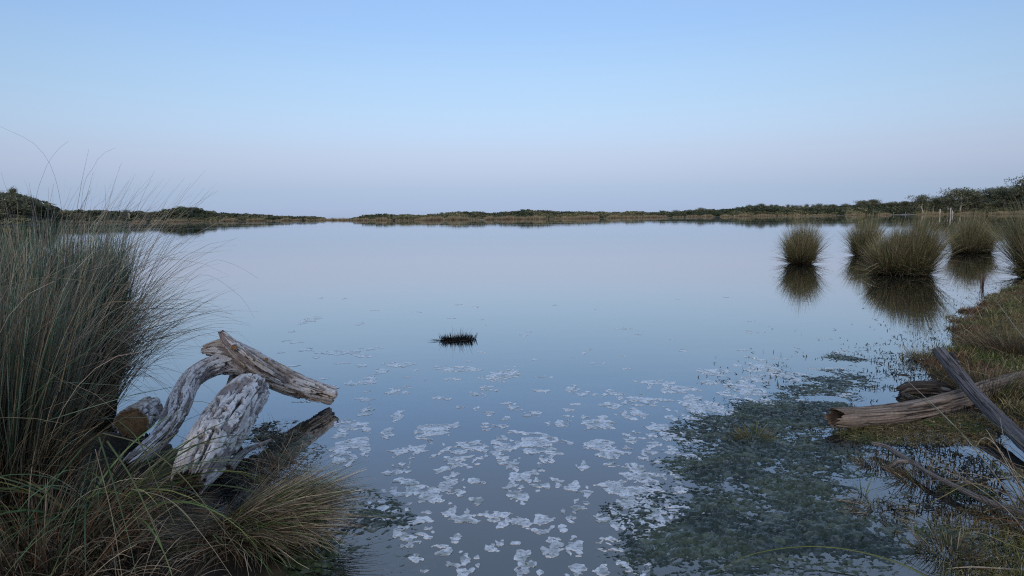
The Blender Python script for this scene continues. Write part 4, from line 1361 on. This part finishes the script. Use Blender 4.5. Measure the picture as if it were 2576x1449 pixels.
ORD = ['first', 'second', 'third', 'fourth', 'fifth', 'sixth', 'seventh', 'eighth', 'ninth', 'tenth', 'eleventh', 'twelfth', 'thirteenth', 'fourteenth', 'fifteenth', 'sixteenth', 'seventeenth', 'eighteenth', 'nineteenth', 'twentieth', 'twenty-first', 'twenty-second', 'twenty-third', 'twenty-fourth', 'twenty-fifth', 'twenty-sixth', 'twenty-seventh', 'twenty-eighth', 'twenty-ninth', 'thirtieth']
for i, (px, top, w_) in enumerate([(1856, 519, 1.2), (1885, 512, 1.4), (1912, 510, 1.5), (1938, 513, 1.2), (1953, 513, .8), (1966, 516, .8), (1979, 512, .8), (1990, 514, .8), (2002, 514, .8), (2013, 513, .9), (2026, 511, .9), (2042, 513, 1.0), (2060, 510, 1.2), (2076, 512, 1.2)]):
    far_tree('skyline_tree', px, top, 62, 'small dark tree, %s from the left in the skyline row beside the gum grove' % ORD[i], 1600 + i % 4, 'skyline trees left of the gum grove', .9, 1.1, (.08, .07, .06), wide=w_ * .9, nleaf=1600)
for px, top, lab in ((1762, 521, 'round bush tree topping the highest point of the middle dune'), (1700, 527, 'small tree on the crest right of the middle of the far shore'), (1735, 526, 'tiny tree just left of the round bush tree on the crest'),
                     (462, 517, 'rounded tree on the top of the left dune'), (495, 519, 'second rounded tree on the top of the left dune'), (325, 526, 'small tree on the skyline above the flat part of the left dune')):
    far_tree('dune_tree', px, top, 60, lab, 1620, 'single trees on the dune crests', .9, 1.2, (.08, .07, .06), wide=1.6, nleaf=1600, umbrella=False)
for px, top, ins, lab, w_ in ((45, 467, 60, 'lollipop shaped tree rising above the left headland', .75), (8, 476, 40, 'broad dark tree at the left edge on the headland', 1.6), (36, 484, 30, 'dense tree below the lollipop tree on the headland', 1.6),
                              (72, 488, 40, 'rounded tree on the shoulder of the left headland', 1.5), (98, 500, 36, 'lower tree on the slope of the left headland', 1.5), (120, 512, 30, 'last low tree at the foot of the left headland', 1.5), (-30, 478, 40, 'tree partly beyond the left edge on the headland', 1.6)):
    far_tree('headland_tree', px, top, ins, lab, 1640 + int(px) % 3, 'trees on the left headland', .85, 1.25, (.11, .10, .08), wide=w_, umbrella=False)

# posts in the water and along the shore
def post(name, px, pybase, pytop, wpx, label, col, group, ground=None):
    g = gnd(px, pybase) if ground is None else ground
    Y = g[1]
    h = (pybase - pytop) / FPX * Y
    r = wpx / 2 / FPX * Y
    a = np.arange(10) * 2 * math.pi / 10
    rows = [(-.4, 1.0), (h * .5, .97), (h * .93, .95), (h * .985, .86), (h, .6), (h + .02 * h, .05)]
    rng = np.random.default_rng(int(px))
    V = np.concatenate([np.stack([r * k * np.cos(a) * (1 + .06 * rng.normal(size=10)), r * k * np.sin(a), np.full(10, z) + .01 * h * rng.normal(size=10)], -1) for z, k in rows])
    F = [(i * 10 + j, i * 10 + (j + 1) % 10, i * 10 + 10 + (j + 1) % 10, i * 10 + 10 + j) for i in range(len(rows) - 1) for j in range(10)]
    V[:, 0] += V[:, 2] * rng.uniform(-.05, .05)
    e_ = empty(name, tuple(g), label, 'post', group)
    cc = np.tile(col, (len(V), 1)) * np.where(V[:, 2:3] < .12 * h, .45, 1)
    mk('shaft', V, np.array(F), M_POST, e_, cc)
WH = (.42, .40, .36)
post('mooring_post', 2364, 543, 526, 3.0, 'left of the two pale posts standing in the water at right', WH, 'posts standing in the lake')
post('mooring_post', 2391, 543, 523, 3.2, 'right of the two pale posts standing in the water at right', WH, 'posts standing in the lake')
post('mooring_post', 2396, 541, 530, 2.5, 'short stump close beside the right pale post in the water', WH, 'posts standing in the lake')
for px, lab in ((2150, 'leftmost grey fence post on the right shore'), (2195, 'second grey fence post from the left on the right shore'), (2245, 'third grey fence post from the left on the right shore'),
                (2275, 'fourth grey fence post from the left on the right shore'), (2335, 'rightmost grey fence post on the right shore, left of the pale posts')):
    X, Y = far_point(px, 1)
    post('fence_post', px, 7, 0, 1.4, lab, (.22, .20, .18), 'fence posts on the right shore', np.array([X, Y, .15]))
X, Y = far_point(332, 25)
post('marker_pole', 332, 14, 0, 1.6, 'thin white marker pole in the scrub on the left shore', (.7, .7, .68), None, np.array([X, Y, 2.0]))
